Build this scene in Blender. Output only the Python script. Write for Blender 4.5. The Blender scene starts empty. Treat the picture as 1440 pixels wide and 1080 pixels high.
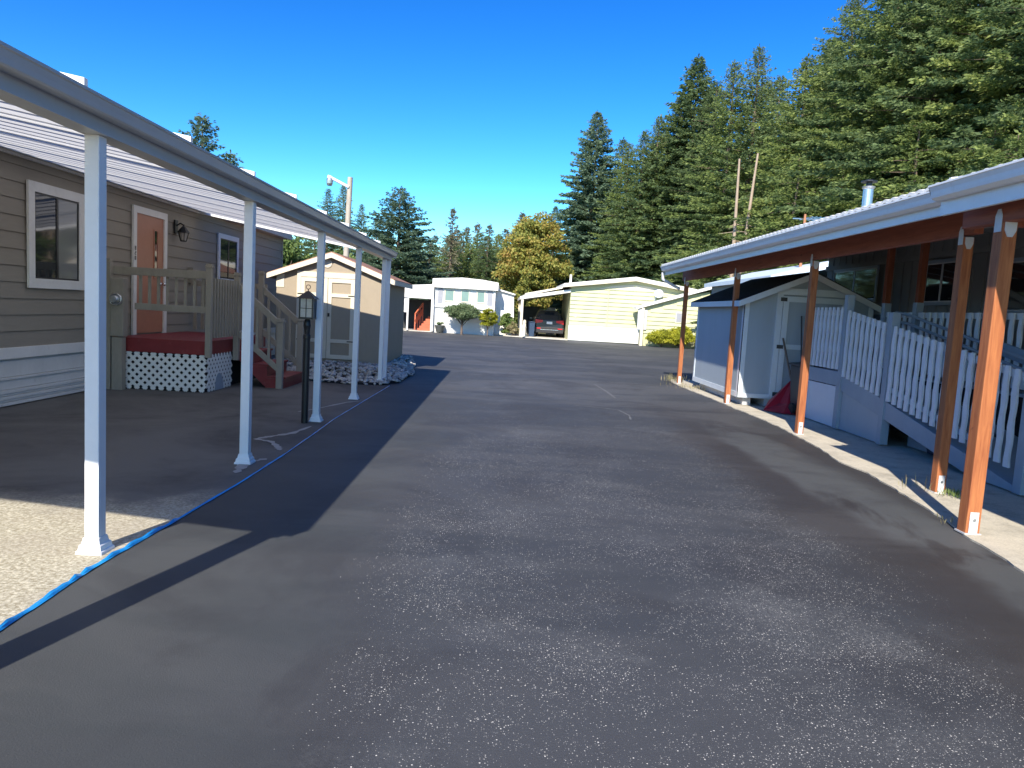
import bpy, math, random
import numpy as np
from mathutils import Vector, Matrix
R_ = math.radians
sc = bpy.context.scene
COL = sc.collection

# ---------------------------------------------------------------- camera
CAMH = 1.55
cam_d = bpy.data.cameras.new('camera'); cam = bpy.data.objects.new('camera', cam_d); COL.objects.link(cam)
F_PX = 1040.0
cam_d.sensor_width = 36.0; cam_d.lens = F_PX / 1440 * 36.0
cam_d.clip_start = 0.05; cam_d.clip_end = 3000
rows = ((0.99834944, -0.05540026, -0.01513954), (-0.00956723, 0.09949917, -0.99499165), (0.05662917, 0.9934942, 0.09880491))
cam.matrix_world = Matrix.Translation((0, 0, CAMH)) @ Matrix(rows).to_4x4()
sc.camera = cam

# ---------------------------------------------------------------- light
SUN_AZ = 16.0    # the sun stands behind the camera, to its left; shadows run towards +Y +X
SUN_EL = 37.0
world = bpy.data.worlds.new('World'); sc.world = world; world.use_nodes = True
wn = world.node_tree.nodes; wl = world.node_tree.links
bg = wn['Background']
sky = wn.new('ShaderNodeTexSky'); sky.sky_type = 'NISHITA'; sky.sun_disc = False
sky.sun_elevation = R_(SUN_EL); sky.sun_rotation = R_(180 + SUN_AZ)
sky.altitude = 0; sky.air_density = 1.0; sky.dust_density = 0.15; sky.ozone_density = 4.0
hs = wn.new('ShaderNodeHueSaturation'); hs.inputs['Saturation'].default_value = 1.3; hs.inputs['Value'].default_value = 1.0
wl.new(sky.outputs[0], hs.inputs['Color']); mt_ = wn.new('ShaderNodeMix'); mt_.data_type = 'RGBA'; mt_.blend_type = 'MULTIPLY'; mt_.inputs[0].default_value = 1.0; mt_.inputs[7].default_value = (.80, .87, .85, 1)
wl.new(hs.outputs[0], mt_.inputs[6]); s1_ = wn.new('ShaderNodeVectorMath'); s1_.operation = 'SCALE'; s1_.inputs['Scale'].default_value = .15
gm_ = wn.new('ShaderNodeGamma'); gm_.inputs[1].default_value = 1.5
s2_ = wn.new('ShaderNodeVectorMath'); s2_.operation = 'SCALE'; s2_.inputs['Scale'].default_value = 1.25 / .15
wl.new(mt_.outputs[2], s1_.inputs[0]); wl.new(s1_.outputs[0], gm_.inputs[0]); wl.new(gm_.outputs[0], s2_.inputs[0]); wl.new(s2_.outputs[0], bg.inputs[0]); bg.inputs[1].default_value = 0.15
sd = bpy.data.lights.new('sun', 'SUN'); sun = bpy.data.objects.new('sun', sd); COL.objects.link(sun)
sd.energy = 4.9; sd.angle = R_(0.5); sd.color = (1.0, 0.92, 0.80)
dirv = Vector((math.sin(R_(SUN_AZ)) * math.cos(R_(SUN_EL)), math.cos(R_(SUN_AZ)) * math.cos(R_(SUN_EL)), -math.sin(R_(SUN_EL))))
sun.rotation_euler = dirv.to_track_quat('-Z', 'Y').to_euler()
sun.location = (-10, -20, 30)
sc.view_settings.view_transform = 'Standard'; sc.view_settings.look = 'None'
sc.view_settings.exposure = 0.8; sc.view_settings.gamma = 1.0
sc.render.engine = 'CYCLES'

# ---------------------------------------------------------------- materials
def nodes_of(name):
    m = bpy.data.materials.new(name); m.use_nodes = True
    n = m.node_tree.nodes; l = m.node_tree.links
    return m, n, l, n['Principled BSDF']
def math_n(n, l, op, a, b=None, clamp=False):
    q = n.new('ShaderNodeMath'); q.operation = op; q.use_clamp = clamp
    for i, v in enumerate((a, b)):
        if v is None: continue
        if isinstance(v, (int, float)): q.inputs[i].default_value = v
        else: l.new(v, q.inputs[i])
    return q.outputs[0]
def noise_n(n, l, vec, scale, detail=4, rough=.55, dist=0):
    q = n.new('ShaderNodeTexNoise'); q.inputs['Scale'].default_value = scale; q.inputs['Detail'].default_value = detail
    q.inputs['Roughness'].default_value = rough; q.inputs['Distortion'].default_value = dist
    l.new(vec, q.inputs['Vector']); return q.outputs['Fac']
def ramp_n(n, l, fac, stops):
    q = n.new('ShaderNodeValToRGB'); cr = q.color_ramp
    while len(cr.elements) < len(stops): cr.elements.new(.5)
    for e, (p, c) in zip(cr.elements, stops):
        e.position = p; e.color = (*c, 1) if len(c) == 3 else c
    l.new(fac, q.inputs[0]); return q.outputs[0]
def mix_n(n, l, fac, a, b, mode='MIX'):
    q = n.new('ShaderNodeMix'); q.data_type = 'RGBA'; q.blend_type = mode
    for s, v in ((q.inputs[0], fac), (q.inputs[6], a), (q.inputs[7], b)):
        if isinstance(v, (int, float)): s.default_value = v
        elif isinstance(v, tuple): s.default_value = (*v, 1)
        else: l.new(v, s)
    return q.outputs[2]
def smooth_n(n, l, v, lo, hi, a=0., b=1.):
    q = n.new('ShaderNodeMapRange'); q.interpolation_type = 'SMOOTHSTEP'
    q.inputs[1].default_value = lo; q.inputs[2].default_value = hi; q.inputs[3].default_value = a; q.inputs[4].default_value = b
    l.new(v, q.inputs[0]); return q.outputs[0]
def bump_n(n, l, b, h, strength, dist=.01):
    q = n.new('ShaderNodeBump'); q.inputs['Strength'].default_value = strength; q.inputs['Distance'].default_value = dist
    l.new(h, q.inputs['Height']); l.new(q.outputs[0], b.inputs['Normal'])
def pos_n(n):
    return n.new('ShaderNodeNewGeometry').outputs['Position']
def paint(name, col, rough=.6, var=.12, scale=3., bump=.15, bscale=60., metal=0., stretch=None, dirt=None, spec=.5):
    """painted / plain surface: slow tone changes, fine grain, optional dirt colour in blotches"""
    m, n, l, b = nodes_of(name)
    tc = n.new('ShaderNodeTexCoord').outputs['Object']
    if stretch:
        mp = n.new('ShaderNodeMapping'); mp.inputs['Scale'].default_value = stretch; l.new(tc, mp.inputs[0]); vec = mp.outputs[0]
    else: vec = tc
    f = noise_n(n, l, vec, scale, 6, .62)
    f2 = noise_n(n, l, vec, scale * 9, 4, .6)
    ff = math_n(n, l, 'ADD', math_n(n, l, 'MULTIPLY', f, .65), math_n(n, l, 'MULTIPLY', f2, .35))
    lo = tuple(c * (1 - var) for c in col); hi = tuple(min(1, c * (1 + var)) for c in col)
    c = ramp_n(n, l, ff, [(.3, lo), (.7, hi)])
    if dirt:
        c = mix_n(n, l, smooth_n(n, l, noise_n(n, l, vec, scale * 2.3, 8, .7), .55, .78, 0, dirt[1]), c, dirt[0])
    l.new(c, b.inputs['Base Color'])
    b.inputs['Roughness'].default_value = rough; b.inputs['Metallic'].default_value = metal
    b.inputs['Specular IOR Level'].default_value = spec
    if bump: bump_n(n, l, b, noise_n(n, l, vec, bscale, 3, .6), bump, .004)
    return m
def wood(name, c1, c2, axis=2, rough=.7, knots=True):
    m, n, l, b = nodes_of(name)
    tc = n.new('ShaderNodeTexCoord').outputs['Object']
    mp = n.new('ShaderNodeMapping'); s = [14, 14, 14]; s[axis] = 1.1; mp.inputs['Scale'].default_value = s; l.new(tc, mp.inputs[0])
    f = noise_n(n, l, mp.outputs[0], 2.2, 6, .65, .6)
    c = ramp_n(n, l, f, [(.32, c1), (.68, c2)])
    if knots:
        v = n.new('ShaderNodeTexVoronoi'); v.inputs['Scale'].default_value = 3.2
        mp2 = n.new('ShaderNodeMapping'); s2 = [2.2, 2.2, 2.2]; s2[axis] = 1.0; mp2.inputs['Scale'].default_value = s2
        l.new(tc, mp2.inputs[0]); l.new(mp2.outputs[0], v.inputs['Vector'])
        k = math_n(n, l, 'MULTIPLY', smooth_n(n, l, v.outputs['Distance'], .04, .15, .75, 0.), math_n(n, l, 'GREATER_THAN', noise_n(n, l, mp2.outputs[0], 1.7, 2, .5), .52))
        c = mix_n(n, l, k, c, tuple(x * .35 for x in c1))
    l.new(c, b.inputs['Base Color']); b.inputs['Roughness'].default_value = rough
    bump_n(n, l, b, f, .3, .003)
    return m
def glass(name, tint=(.02, .025, .03), rough=.04):
    m, n, l, b = nodes_of(name)
    b.inputs['Base Color'].default_value = (*tint, 1); b.inputs['Roughness'].default_value = rough
    b.inputs['Specular IOR Level'].default_value = .9
    tc = n.new('ShaderNodeTexCoord').outputs['Object']
    bump_n(n, l, b, noise_n(n, l, tc, 1.6, 2, .5), .05, .02)
    return m
def leafmat(name, stops, scale=.6, transl=.4, rough=.6):
    m, n, l, b = nodes_of(name)
    tc = n.new('ShaderNodeTexCoord').outputs['Object']
    oi = n.new('ShaderNodeObjectInfo').outputs['Random']
    f = noise_n(n, l, tc, scale, 3, .6)
    g = n.new('ShaderNodeTexWhiteNoise'); g.noise_dimensions = '3D'
    sn = n.new('ShaderNodeVectorMath'); sn.operation = 'SNAP'; l.new(tc, sn.inputs[0]); sn.inputs[1].default_value = (.22, .22, .22)
    l.new(sn.outputs[0], g.inputs['Vector'])
    ff = math_n(n, l, 'ADD', math_n(n, l, 'MULTIPLY', f, .62), math_n(n, l, 'MULTIPLY', g.outputs['Value'], .3))
    ff = math_n(n, l, 'ADD', ff, math_n(n, l, 'MULTIPLY', oi, .16))
    c = ramp_n(n, l, ff, stops)
    l.new(c, b.inputs['Base Color']); b.inputs['Roughness'].default_value = rough; b.inputs['Specular IOR Level'].default_value = .3
    t = n.new('ShaderNodeBsdfTranslucent'); l.new(c, t.inputs[0])
    mx = n.new('ShaderNodeMixShader'); mx.inputs[0].default_value = transl
    l.new(b.outputs[0], mx.inputs[1]); l.new(t.outputs[0], mx.inputs[2])
    l.new(mx.outputs[0], n['Material Output'].inputs[0])
    return m

def asphalt():
    m, n, l, b = nodes_of('sealed asphalt')
    P = pos_n(n); sp = n.new('ShaderNodeSeparateXYZ'); l.new(P, sp.inputs[0]); X, Y = sp.outputs[0], sp.outputs[1]
    w1 = noise_n(n, l, P, .35, 5, .6); w2 = noise_n(n, l, P, 1.3, 5, .62)
    warp = math_n(n, l, 'ADD', math_n(n, l, 'MULTIPLY', math_n(n, l, 'SUBTRACT', w1, .5), 1.8), math_n(n, l, 'MULTIPLY', math_n(n, l, 'SUBTRACT', w2, .5), .9))
    Xw = math_n(n, l, 'ADD', X, warp)
    # worn, speckled middle of the lane against the freshly coated edges
    mid = math_n(n, l, 'MULTIPLY', smooth_n(n, l, Xw, -1.15, -.35), smooth_n(n, l, Xw, 2.1, 2.9, 1, 0))
    # large blotches of thinner coat
    mp = n.new('ShaderNodeMapping'); mp.inputs['Scale'].default_value = (.28, .9, 1); l.new(P, mp.inputs[0])
    big = noise_n(n, l, mp.outputs[0], .55, 6, .62, .5)
    mp2 = n.new('ShaderNodeMapping'); mp2.inputs['Scale'].default_value = (1.1, .35, 1); mp2.inputs['Location'].default_value = (3, 7, 0); l.new(P, mp2.inputs[0])
    big2 = noise_n(n, l, mp2.outputs[0], 1.0, 6, .65, .8)
    fresh = (.033, .034, .036); worn = (.041, .045, .051)
    c = mix_n(n, l, mid, fresh, worn)
    # brown tint of the fresh coat on the right, pale thin patches along the right edge
    right = math_n(n, l, 'MULTIPLY', smooth_n(n, l, Xw, 2.0, 2.7), smooth_n(n, l, Y, 15, 9))
    c = mix_n(n, l, math_n(n, l, 'MULTIPLY', right, .6), c, (.033, .028, .026))
    rp = math_n(n, l, 'MULTIPLY', smooth_n(n, l, math_n(n, l, 'ADD', X, math_n(n, l, 'MULTIPLY', warp, .5)), 2.9, 3.12), smooth_n(n, l, X, 3.95, 3.55))
    rp = math_n(n, l, 'MULTIPLY', rp, smooth_n(n, l, big2, .40, .50)); rp = math_n(n, l, 'MULTIPLY', rp, smooth_n(n, l, Y, 13, 9))
    c = mix_n(n, l, math_n(n, l, 'MULTIPLY', rp, .85), c, (.078, .084, .086))
    # grey left band of smooth coat
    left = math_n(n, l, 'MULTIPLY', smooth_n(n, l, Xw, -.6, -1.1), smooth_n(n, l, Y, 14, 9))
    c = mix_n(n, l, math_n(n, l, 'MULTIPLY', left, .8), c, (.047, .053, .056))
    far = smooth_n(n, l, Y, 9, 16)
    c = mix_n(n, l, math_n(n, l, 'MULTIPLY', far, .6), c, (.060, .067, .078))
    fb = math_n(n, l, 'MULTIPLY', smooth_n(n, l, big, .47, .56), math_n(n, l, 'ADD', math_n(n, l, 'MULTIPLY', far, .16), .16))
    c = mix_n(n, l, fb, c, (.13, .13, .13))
    # brush streaks
    mp3 = n.new('ShaderNodeMapping'); mp3.inputs['Rotation'].default_value = (0, 0, .5); mp3.inputs['Scale'].default_value = (.5, 4, 1); l.new(P, mp3.inputs[0])
    st = noise_n(n, l, mp3.outputs[0], 1.2, 5, .7)
    c = mix_n(n, l, smooth_n(n, l, st, .3, .7, 0, .2), c, (.055, .055, .06))
    c = mix_n(n, l, math_n(n, l, 'MULTIPLY', smooth_n(n, l, noise_n(n, l, P, .7, 6, .65, .7), .48, .62), .45), c, (.030, .030, .033))
    # worn dusty scuffs
    dust = math_n(n, l, 'MULTIPLY', smooth_n(n, l, noise_n(n, l, P, .85, 6, .66, .4), .50, .70), mid); dust = math_n(n, l, 'MULTIPLY', dust, smooth_n(n, l, noise_n(n, l, P, 45, 5, .85), .40, .62))
    c = mix_n(n, l, math_n(n, l, 'MULTIPLY', dust, .55), c, (.16, .165, .165))
    # pale stone chips showing through
    dens = math_n(n, l, 'MULTIPLY', smooth_n(n, l, noise_n(n, l, P, .9, 6, .78), .36, .66), smooth_n(n, l, Y, 13.5, 4))
    dens = math_n(n, l, 'MULTIPLY', dens, smooth_n(n, l, mid, .3, 1)); 
    col = c
    for sc_, th, br in ((70., .17, (.62, .60, .55)), (110., .22, (.42, .41, .38)), (190., .28, (.27, .27, .26))):
        v = n.new('ShaderNodeTexVoronoi'); v.inputs['Scale'].default_value = sc_; l.new(P, v.inputs['Vector']); v.voronoi_dimensions = '2D'
        rs = n.new('ShaderNodeSeparateColor'); l.new(v.outputs['Color'], rs.inputs[0])
        pick = math_n(n, l, 'GREATER_THAN', rs.outputs[0], math_n(n, l, 'SUBTRACT', 1.0, math_n(n, l, 'MULTIPLY', dens, .22)))
        dot = math_n(n, l, 'LESS_THAN', v.outputs['Distance'], math_n(n, l, 'MULTIPLY', rs.outputs[1], th * 1.4))
        col = mix_n(n, l, math_n(n, l, 'MULTIPLY', pick, dot), col, br)
    grain = noise_n(n, l, P, 220, 3, .7)
    col = mix_n(n, l, .5, col, ramp_n(n, l, grain, [(.3, (.55, .55, .55)), (.72, (1.5, 1.5, 1.5))]), 'MULTIPLY')
    l.new(col, b.inputs['Base Color'])
    ro = math_n(n, l, 'ADD', math_n(n, l, 'MULTIPLY', w2, .2), .58); l.new(ro, b.inputs['Roughness'])
    b.inputs['Specular IOR Level'].default_value = .42
    hh = math_n(n, l, 'ADD', math_n(n, l, 'MULTIPLY', noise_n(n, l, P, 120, 4, .7), .8), math_n(n, l, 'MULTIPLY', noise_n(n, l, P, 6, 4, .6), .8))
    bump_n(n, l, b, hh, .45, .006)
    return m
def pad():
    m, n, l, b = nodes_of('exposed aggregate pad')
    P = pos_n(n); sp = n.new('ShaderNodeSeparateXYZ'); l.new(P, sp.inputs[0]); X, Y = sp.outputs[0], sp.outputs[1]
    a = noise_n(n, l, P, 45, 5, .75); a2 = noise_n(n, l, P, 2.2, 5, .6)
    c = ramp_n(n, l, a, [(.36, (.24, .205, .135)), (.5, (.38, .35, .265)), (.64, (.62, .58, .46))])
    c = mix_n(n, l, smooth_n(n, l, a2, .45, .65, 0, .35), c, (.34, .30, .24))
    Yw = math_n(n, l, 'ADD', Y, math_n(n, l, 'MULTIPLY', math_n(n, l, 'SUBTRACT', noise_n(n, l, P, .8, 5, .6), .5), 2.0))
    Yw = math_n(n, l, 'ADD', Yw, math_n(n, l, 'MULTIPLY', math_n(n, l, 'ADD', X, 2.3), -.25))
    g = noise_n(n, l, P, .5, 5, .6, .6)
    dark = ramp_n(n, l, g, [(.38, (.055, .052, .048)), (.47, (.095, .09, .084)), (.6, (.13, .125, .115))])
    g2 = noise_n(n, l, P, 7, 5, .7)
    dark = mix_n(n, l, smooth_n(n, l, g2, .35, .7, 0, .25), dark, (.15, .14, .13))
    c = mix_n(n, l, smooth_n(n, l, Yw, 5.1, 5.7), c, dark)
    l.new(c, b.inputs['Base Color']); b.inputs['Roughness'].default_value = .85
    bump_n(n, l, b, a, .5, .01)
    return m
def concrete(name='aged concrete', base=(.52, .475, .38)):
    m, n, l, b = nodes_of(name)
    P = pos_n(n)
    a = noise_n(n, l, P, 3, 7, .7); a2 = noise_n(n, l, P, 60, 5, .75)
    c = ramp_n(n, l, a, [(.3, tuple(x * .7 for x in base)), (.5, base), (.72, tuple(x * 1.15 for x in base))])
    c = mix_n(n, l, .6, c, ramp_n(n, l, a2, [(.3, (.6, .6, .6)), (.7, (1.2, 1.2, 1.2))]), 'MULTIPLY')
    c = mix_n(n, l, smooth_n(n, l, noise_n(n, l, P, 9, 6, .7), .6, .7, 0, .5), c, tuple(x * .35 for x in base))
    l.new(c, b.inputs['Base Color']); b.inputs['Roughness'].default_value = .9
    bump_n(n, l, b, a2, .5, .006)
    return m
def ground_mat():
    m, n, l, b = nodes_of('soil and rough grass')
    P = pos_n(n)
    a = noise_n(n, l, P, .4, 7, .7)
    c = ramp_n(n, l, a, [(.3, (.06, .08, .025)), (.5, (.11, .10, .05)), (.7, (.16, .13, .08))])
    l.new(c, b.inputs['Base Color']); b.inputs['Roughness'].default_value = .95
    bump_n(n, l, b, noise_n(n, l, P, 12, 5, .7), .6, .05)
    return m
def shingle(name, c1, c2):
    m, n, l, b = nodes_of(name)
    tc = n.new('ShaderNodeTexCoord').outputs['Object']
    br = n.new('ShaderNodeTexBrick'); br.inputs['Scale'].default_value = 3.2; br.inputs['Mortar Size'].default_value = .012
    br.inputs['Color1'].default_value = (*c1, 1); br.inputs['Color2'].default_value = (*c2, 1); br.inputs['Mortar'].default_value = (*[x * .4 for x in c1], 1)
    l.new(tc, br.inputs['Vector'])
    c = mix_n(n, l, .6, br.outputs[0], ramp_n(n, l, noise_n(n, l, tc, 40, 4, .8), [(.3, (.5, .5, .5)), (.7, (1.5, 1.5, 1.5))]), 'MULTIPLY')
    l.new(c, b.inputs['Base Color']); b.inputs['Roughness'].default_value = .95; b.inputs['Specular IOR Level'].default_value = .2
    bump_n(n, l, b, br.outputs[1], .3, .01)
    return m

M = {}
M['asphalt'] = asphalt(); M['pad'] = pad(); M['concrete'] = concrete(); M['ground'] = ground_mat()
M['white'] = paint('white enamel', (.80, .80, .79), .38, .05, 2, .06, 40, dirt=((.55, .52, .46), .25))
M['white_matt'] = paint('white trim paint', (.72, .71, .68), .6, .07, 2.5, .2, 70, dirt=((.5, .46, .38), .3))
M['panel'] = paint('white pan roof', (.86, .86, .85), .35, .04, 2, .05, 30)
def translucent(name, col, t):
    m, n, l, b = nodes_of(name); b.inputs['Base Color'].default_value = (*col, 1); b.inputs['Roughness'].default_value = .45
    tr = n.new('ShaderNodeBsdfTranslucent'); tr.inputs[0].default_value = (*col, 1); mx = n.new('ShaderNodeMixShader'); mx.inputs[0].default_value = t
    l.new(b.outputs[0], mx.inputs[1]); l.new(tr.outputs[0], mx.inputs[2]); l.new(mx.outputs[0], n['Material Output'].inputs[0]); return m
M['panel'] = translucent('milky roof pan', (.88, .87, .83), .50)
M['roofgap'] = paint('dark seam', (.16, .16, .165), .6)
M['gutter'] = paint('white gutter enamel', (.74, .75, .77), .35, .06, 2, .05, 30, dirt=((.45, .43, .4), .35))
M['beam_grey'] = paint('grey white beam enamel', (.43, .44, .45), .35, .05, 2, .05, 30)
M['taupe'] = paint('taupe siding', (.27, .24, .195), .7, .10, 1.3, .35, 50, stretch=(.4, .4, 3))
M['taupe_wood'] = paint('taupe painted timber', (.29, .26, .215), .65, .14, 3, .3, 60, stretch=(2, 2, .6))
M['skirt'] = paint('white vinyl skirting', (.66, .66, .64), .5, .08, 2, .1, 40, dirt=((.35, .33, .3), .4))
M['door_red'] = paint('terracotta door paint', (.40, .165, .10), .45, .10, 2, .15, 40)
M['deck_red'] = paint('red deck paint', (.20, .018, .022), .5, .18, 3, .3, 40, dirt=((.3, .12, .12), .35))
M['lattice'] = paint('white lattice plastic', (.78, .78, .76), .5, .05)
M['dark'] = paint('dark void', (.012, .012, .014), .9, .2)  # near-black for shade under the decks, and for soil under the stones
M['black'] = paint('black metal', (.012, .013, .015), .4, .3, 8, .1, 60)
M['tan'] = paint('tan shed siding', (.33, .275, .20), .75, .08, 1.6, .3, 60, stretch=(1, 1, .5))
M['tan_side'] = M['tan']
M['cream'] = paint('cream trim paint', (.66, .60, .47), .6, .06, 2, .2, 60)
M['roof_brown'] = shingle('brown shingles', (.36, .20, .14), (.27, .15, .11))
M['roof_black'] = shingle('black shingles', (.012, .013, .016), (.02, .02, .024))
M['roof_grey'] = paint('aged metal roof', (.42, .42, .42), .5, .12, 1.2, .1, 40, dirt=((.25, .2, .16), .5))
M['roof_white'] = paint('white coated roof', (.75, .74, .70), .5, .06, 1, .1, 30)
M['cedar'] = wood('orange stained cedar', (.25, .07, .024), (.44, .16, .055))
M['cedar_beam'] = wood('red brown stained beam', (.20, .050, .022), (.33, .09, .04), axis=1)
M['cedar_dark'] = wood('red brown stained post', (.16, .04, .018), (.28, .075, .03))
M['blue_side'] = paint('blue grey shed siding', (.33, .385, .43), .65, .05, 1.5, .25, 60, stretch=(3, 3, .4))
M['blue_trim'] = paint('pale blue grey trim', (.60, .655, .69), .55, .05, 2, .2, 60, dirt=((.35, .36, .36), .25))
M['ramp_white'] = paint('worn white railing paint', (.66, .70, .74), .55, .08, 3, .4, 40, dirt=((.38, .38, .38), .35))
M['ramp_grey'] = paint('blue grey ramp paint', (.28, .34, .40), .6, .08, 2, .3, 50)
M['ramp_panel'] = paint('pale access panel', (.62, .67, .72), .5, .04)
M['wall_grey'] = paint('grey house siding', (.21, .21, .20), .7, .08, 1.5, .2, 50, stretch=(3, 3, .4))
M['steel'] = paint('galvanised steel', (.55, .58, .6), .3, .12, 4, .05, 30, metal=.9)
M['bracket'] = paint('grey bracket', (.52, .53, .55), .5, .12, 8)
M['glass'] = glass('window glass'); M['glass_light'] = glass('curtained glass', (.20, .21, .21), .08)
M['blind'] = paint('green blind glass', (.20, .30, .27), .25, .1)
M['frost'] = paint('seeded lantern glass', (.42, .40, .36), .2, .2, 20)
M['green_side'] = paint('yellow green siding', (.53, .535, .32), .7, .05, 1, .2, 30, dirt=((.45, .44, .26), .3))
M['shutter'] = paint('grey shutter', (.30, .31, .34), .6, .1)
M['brick_red'] = paint('orange red stair paint', (.50, .13, .06), .6, .15, 4)
M['car_paint'] = paint('dark blue grey car paint', (.018, .024, .034), .22, .1, 4, 0, spec=.7)
M['car_trim'] = paint('black plastic', (.02, .02, .022), .6)
M['tyre'] = paint('tyre rubber', (.018, .018, .018), .85)
M['tail_red'] = paint('red lamp lens', (.55, .02, .03), .2, .1, 20)
M['chrome'] = paint('bright metal', (.7, .7, .7), .25, .05, metal=.9)
M['bin'] = paint('dark grey plastic bin', (.045, .05, .052), .55, .15)
M['bin_blue'] = paint('dark blue plastic bin', (.02, .045, .09), .55, .15)
M['tub'] = paint('navy plastic tub', (.02, .035, .07), .5)
M['red_tarp'] = paint('red vinyl', (.42, .012, .03), .45, .12, 6, .5, 12)
M['tape'] = paint('blue masking film', (.02, .33, .78), .3, .12, 12, .4, 60)
M['tape_pale'] = paint('pale blue string', (.22, .42, .90), .5, .2, 12)
M['pole'] = wood('weathered pole', (.32, .27, .21), (.48, .43, .35), knots=False)
M['bark'] = wood('fir bark', (.10, .07, .05), (.20, .15, .11), knots=False)
M['bark_pale'] = wood('pale bare trunk', (.26, .19, .13), (.42, .33, .25), knots=False)
M['fir'] = leafmat('fir needles', [(.28, (0.065, 0.107, 0.052)), (.5, (0.130, 0.192, 0.081)), (.68, (0.221, 0.293, 0.111)), (.85, (0.338, 0.403, 0.156))], .22, .45)
M['fir_blue'] = leafmat('blue green needles', [(.28, (0.065, 0.111, 0.075)), (.5, (0.124, 0.195, 0.124)), (.7, (0.208, 0.293, 0.182)), (.88, (0.312, 0.403, 0.260))], .35, .45)
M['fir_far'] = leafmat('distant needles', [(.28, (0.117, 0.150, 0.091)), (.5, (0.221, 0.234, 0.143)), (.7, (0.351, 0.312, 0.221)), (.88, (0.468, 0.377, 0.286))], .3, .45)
M['fir_light'] = leafmat('light green cedar fronds', [(.28, (0.091, 0.137, 0.047)), (.5, (0.182, 0.247, 0.078)), (.7, (0.299, 0.364, 0.111)), (.88, (0.429, 0.481, 0.156))], .35, .45)  # paler yellow green needles, the trees' own colour
M['maple'] = leafmat('turning maple leaves', [(.25, (.13, .17, .05)), (.42, (.25, .28, .07)), (.55, (.40, .38, .09)), (.68, (.42, .29, .08)), (.85, (.46, .25, .09))], .35, .45)
M['broad'] = leafmat('green leaves', [(.28, (0.081, 0.127, 0.040)), (.5, (0.149, 0.218, 0.063)), (.75, (0.241, 0.322, 0.092))], .6, .35)
M['topiary'] = leafmat('clipped grey green leaves', [(.3, (0.092, 0.149, 0.069)), (.5, (0.172, 0.241, 0.115)), (.75, (0.276, 0.333, 0.172))], 1.5)
M['yellowbush'] = leafmat('yellow green leaves', [(.3, (0.168, 0.188, 0.022)), (.5, (0.360, 0.375, 0.033)), (.75, (0.552, 0.525, 0.055))], 1.2)
M['drygrass'] = leafmat('dry grass', [(.3, (.16, .17, .06)), (.5, (.35, .31, .16)), (.75, (.55, .48, .3))], 4)
M['stone'] = leafmat('river stones', [(.25, (.20, .20, .19)), (.45, (.40, .38, .35)), (.65, (.58, .55, .50)), (.85, (.74, .71, .66))], 9, 0.0, .7)
M['pot'] = paint('dark glazed pot', (.07, .075, .07), .4, .2)
M['lens_dark'] = paint('dark screen mesh', (.03, .032, .036), .6)
M['dish'] = paint('grey dish', (.5, .53, .58), .5)
M['copper'] = paint('rusty antenna mast', (.40, .17, .08), .6, .2)
M['sky_tarp'] = paint('pale metal awning', (.62, .72, .80), .4, .06)

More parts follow.
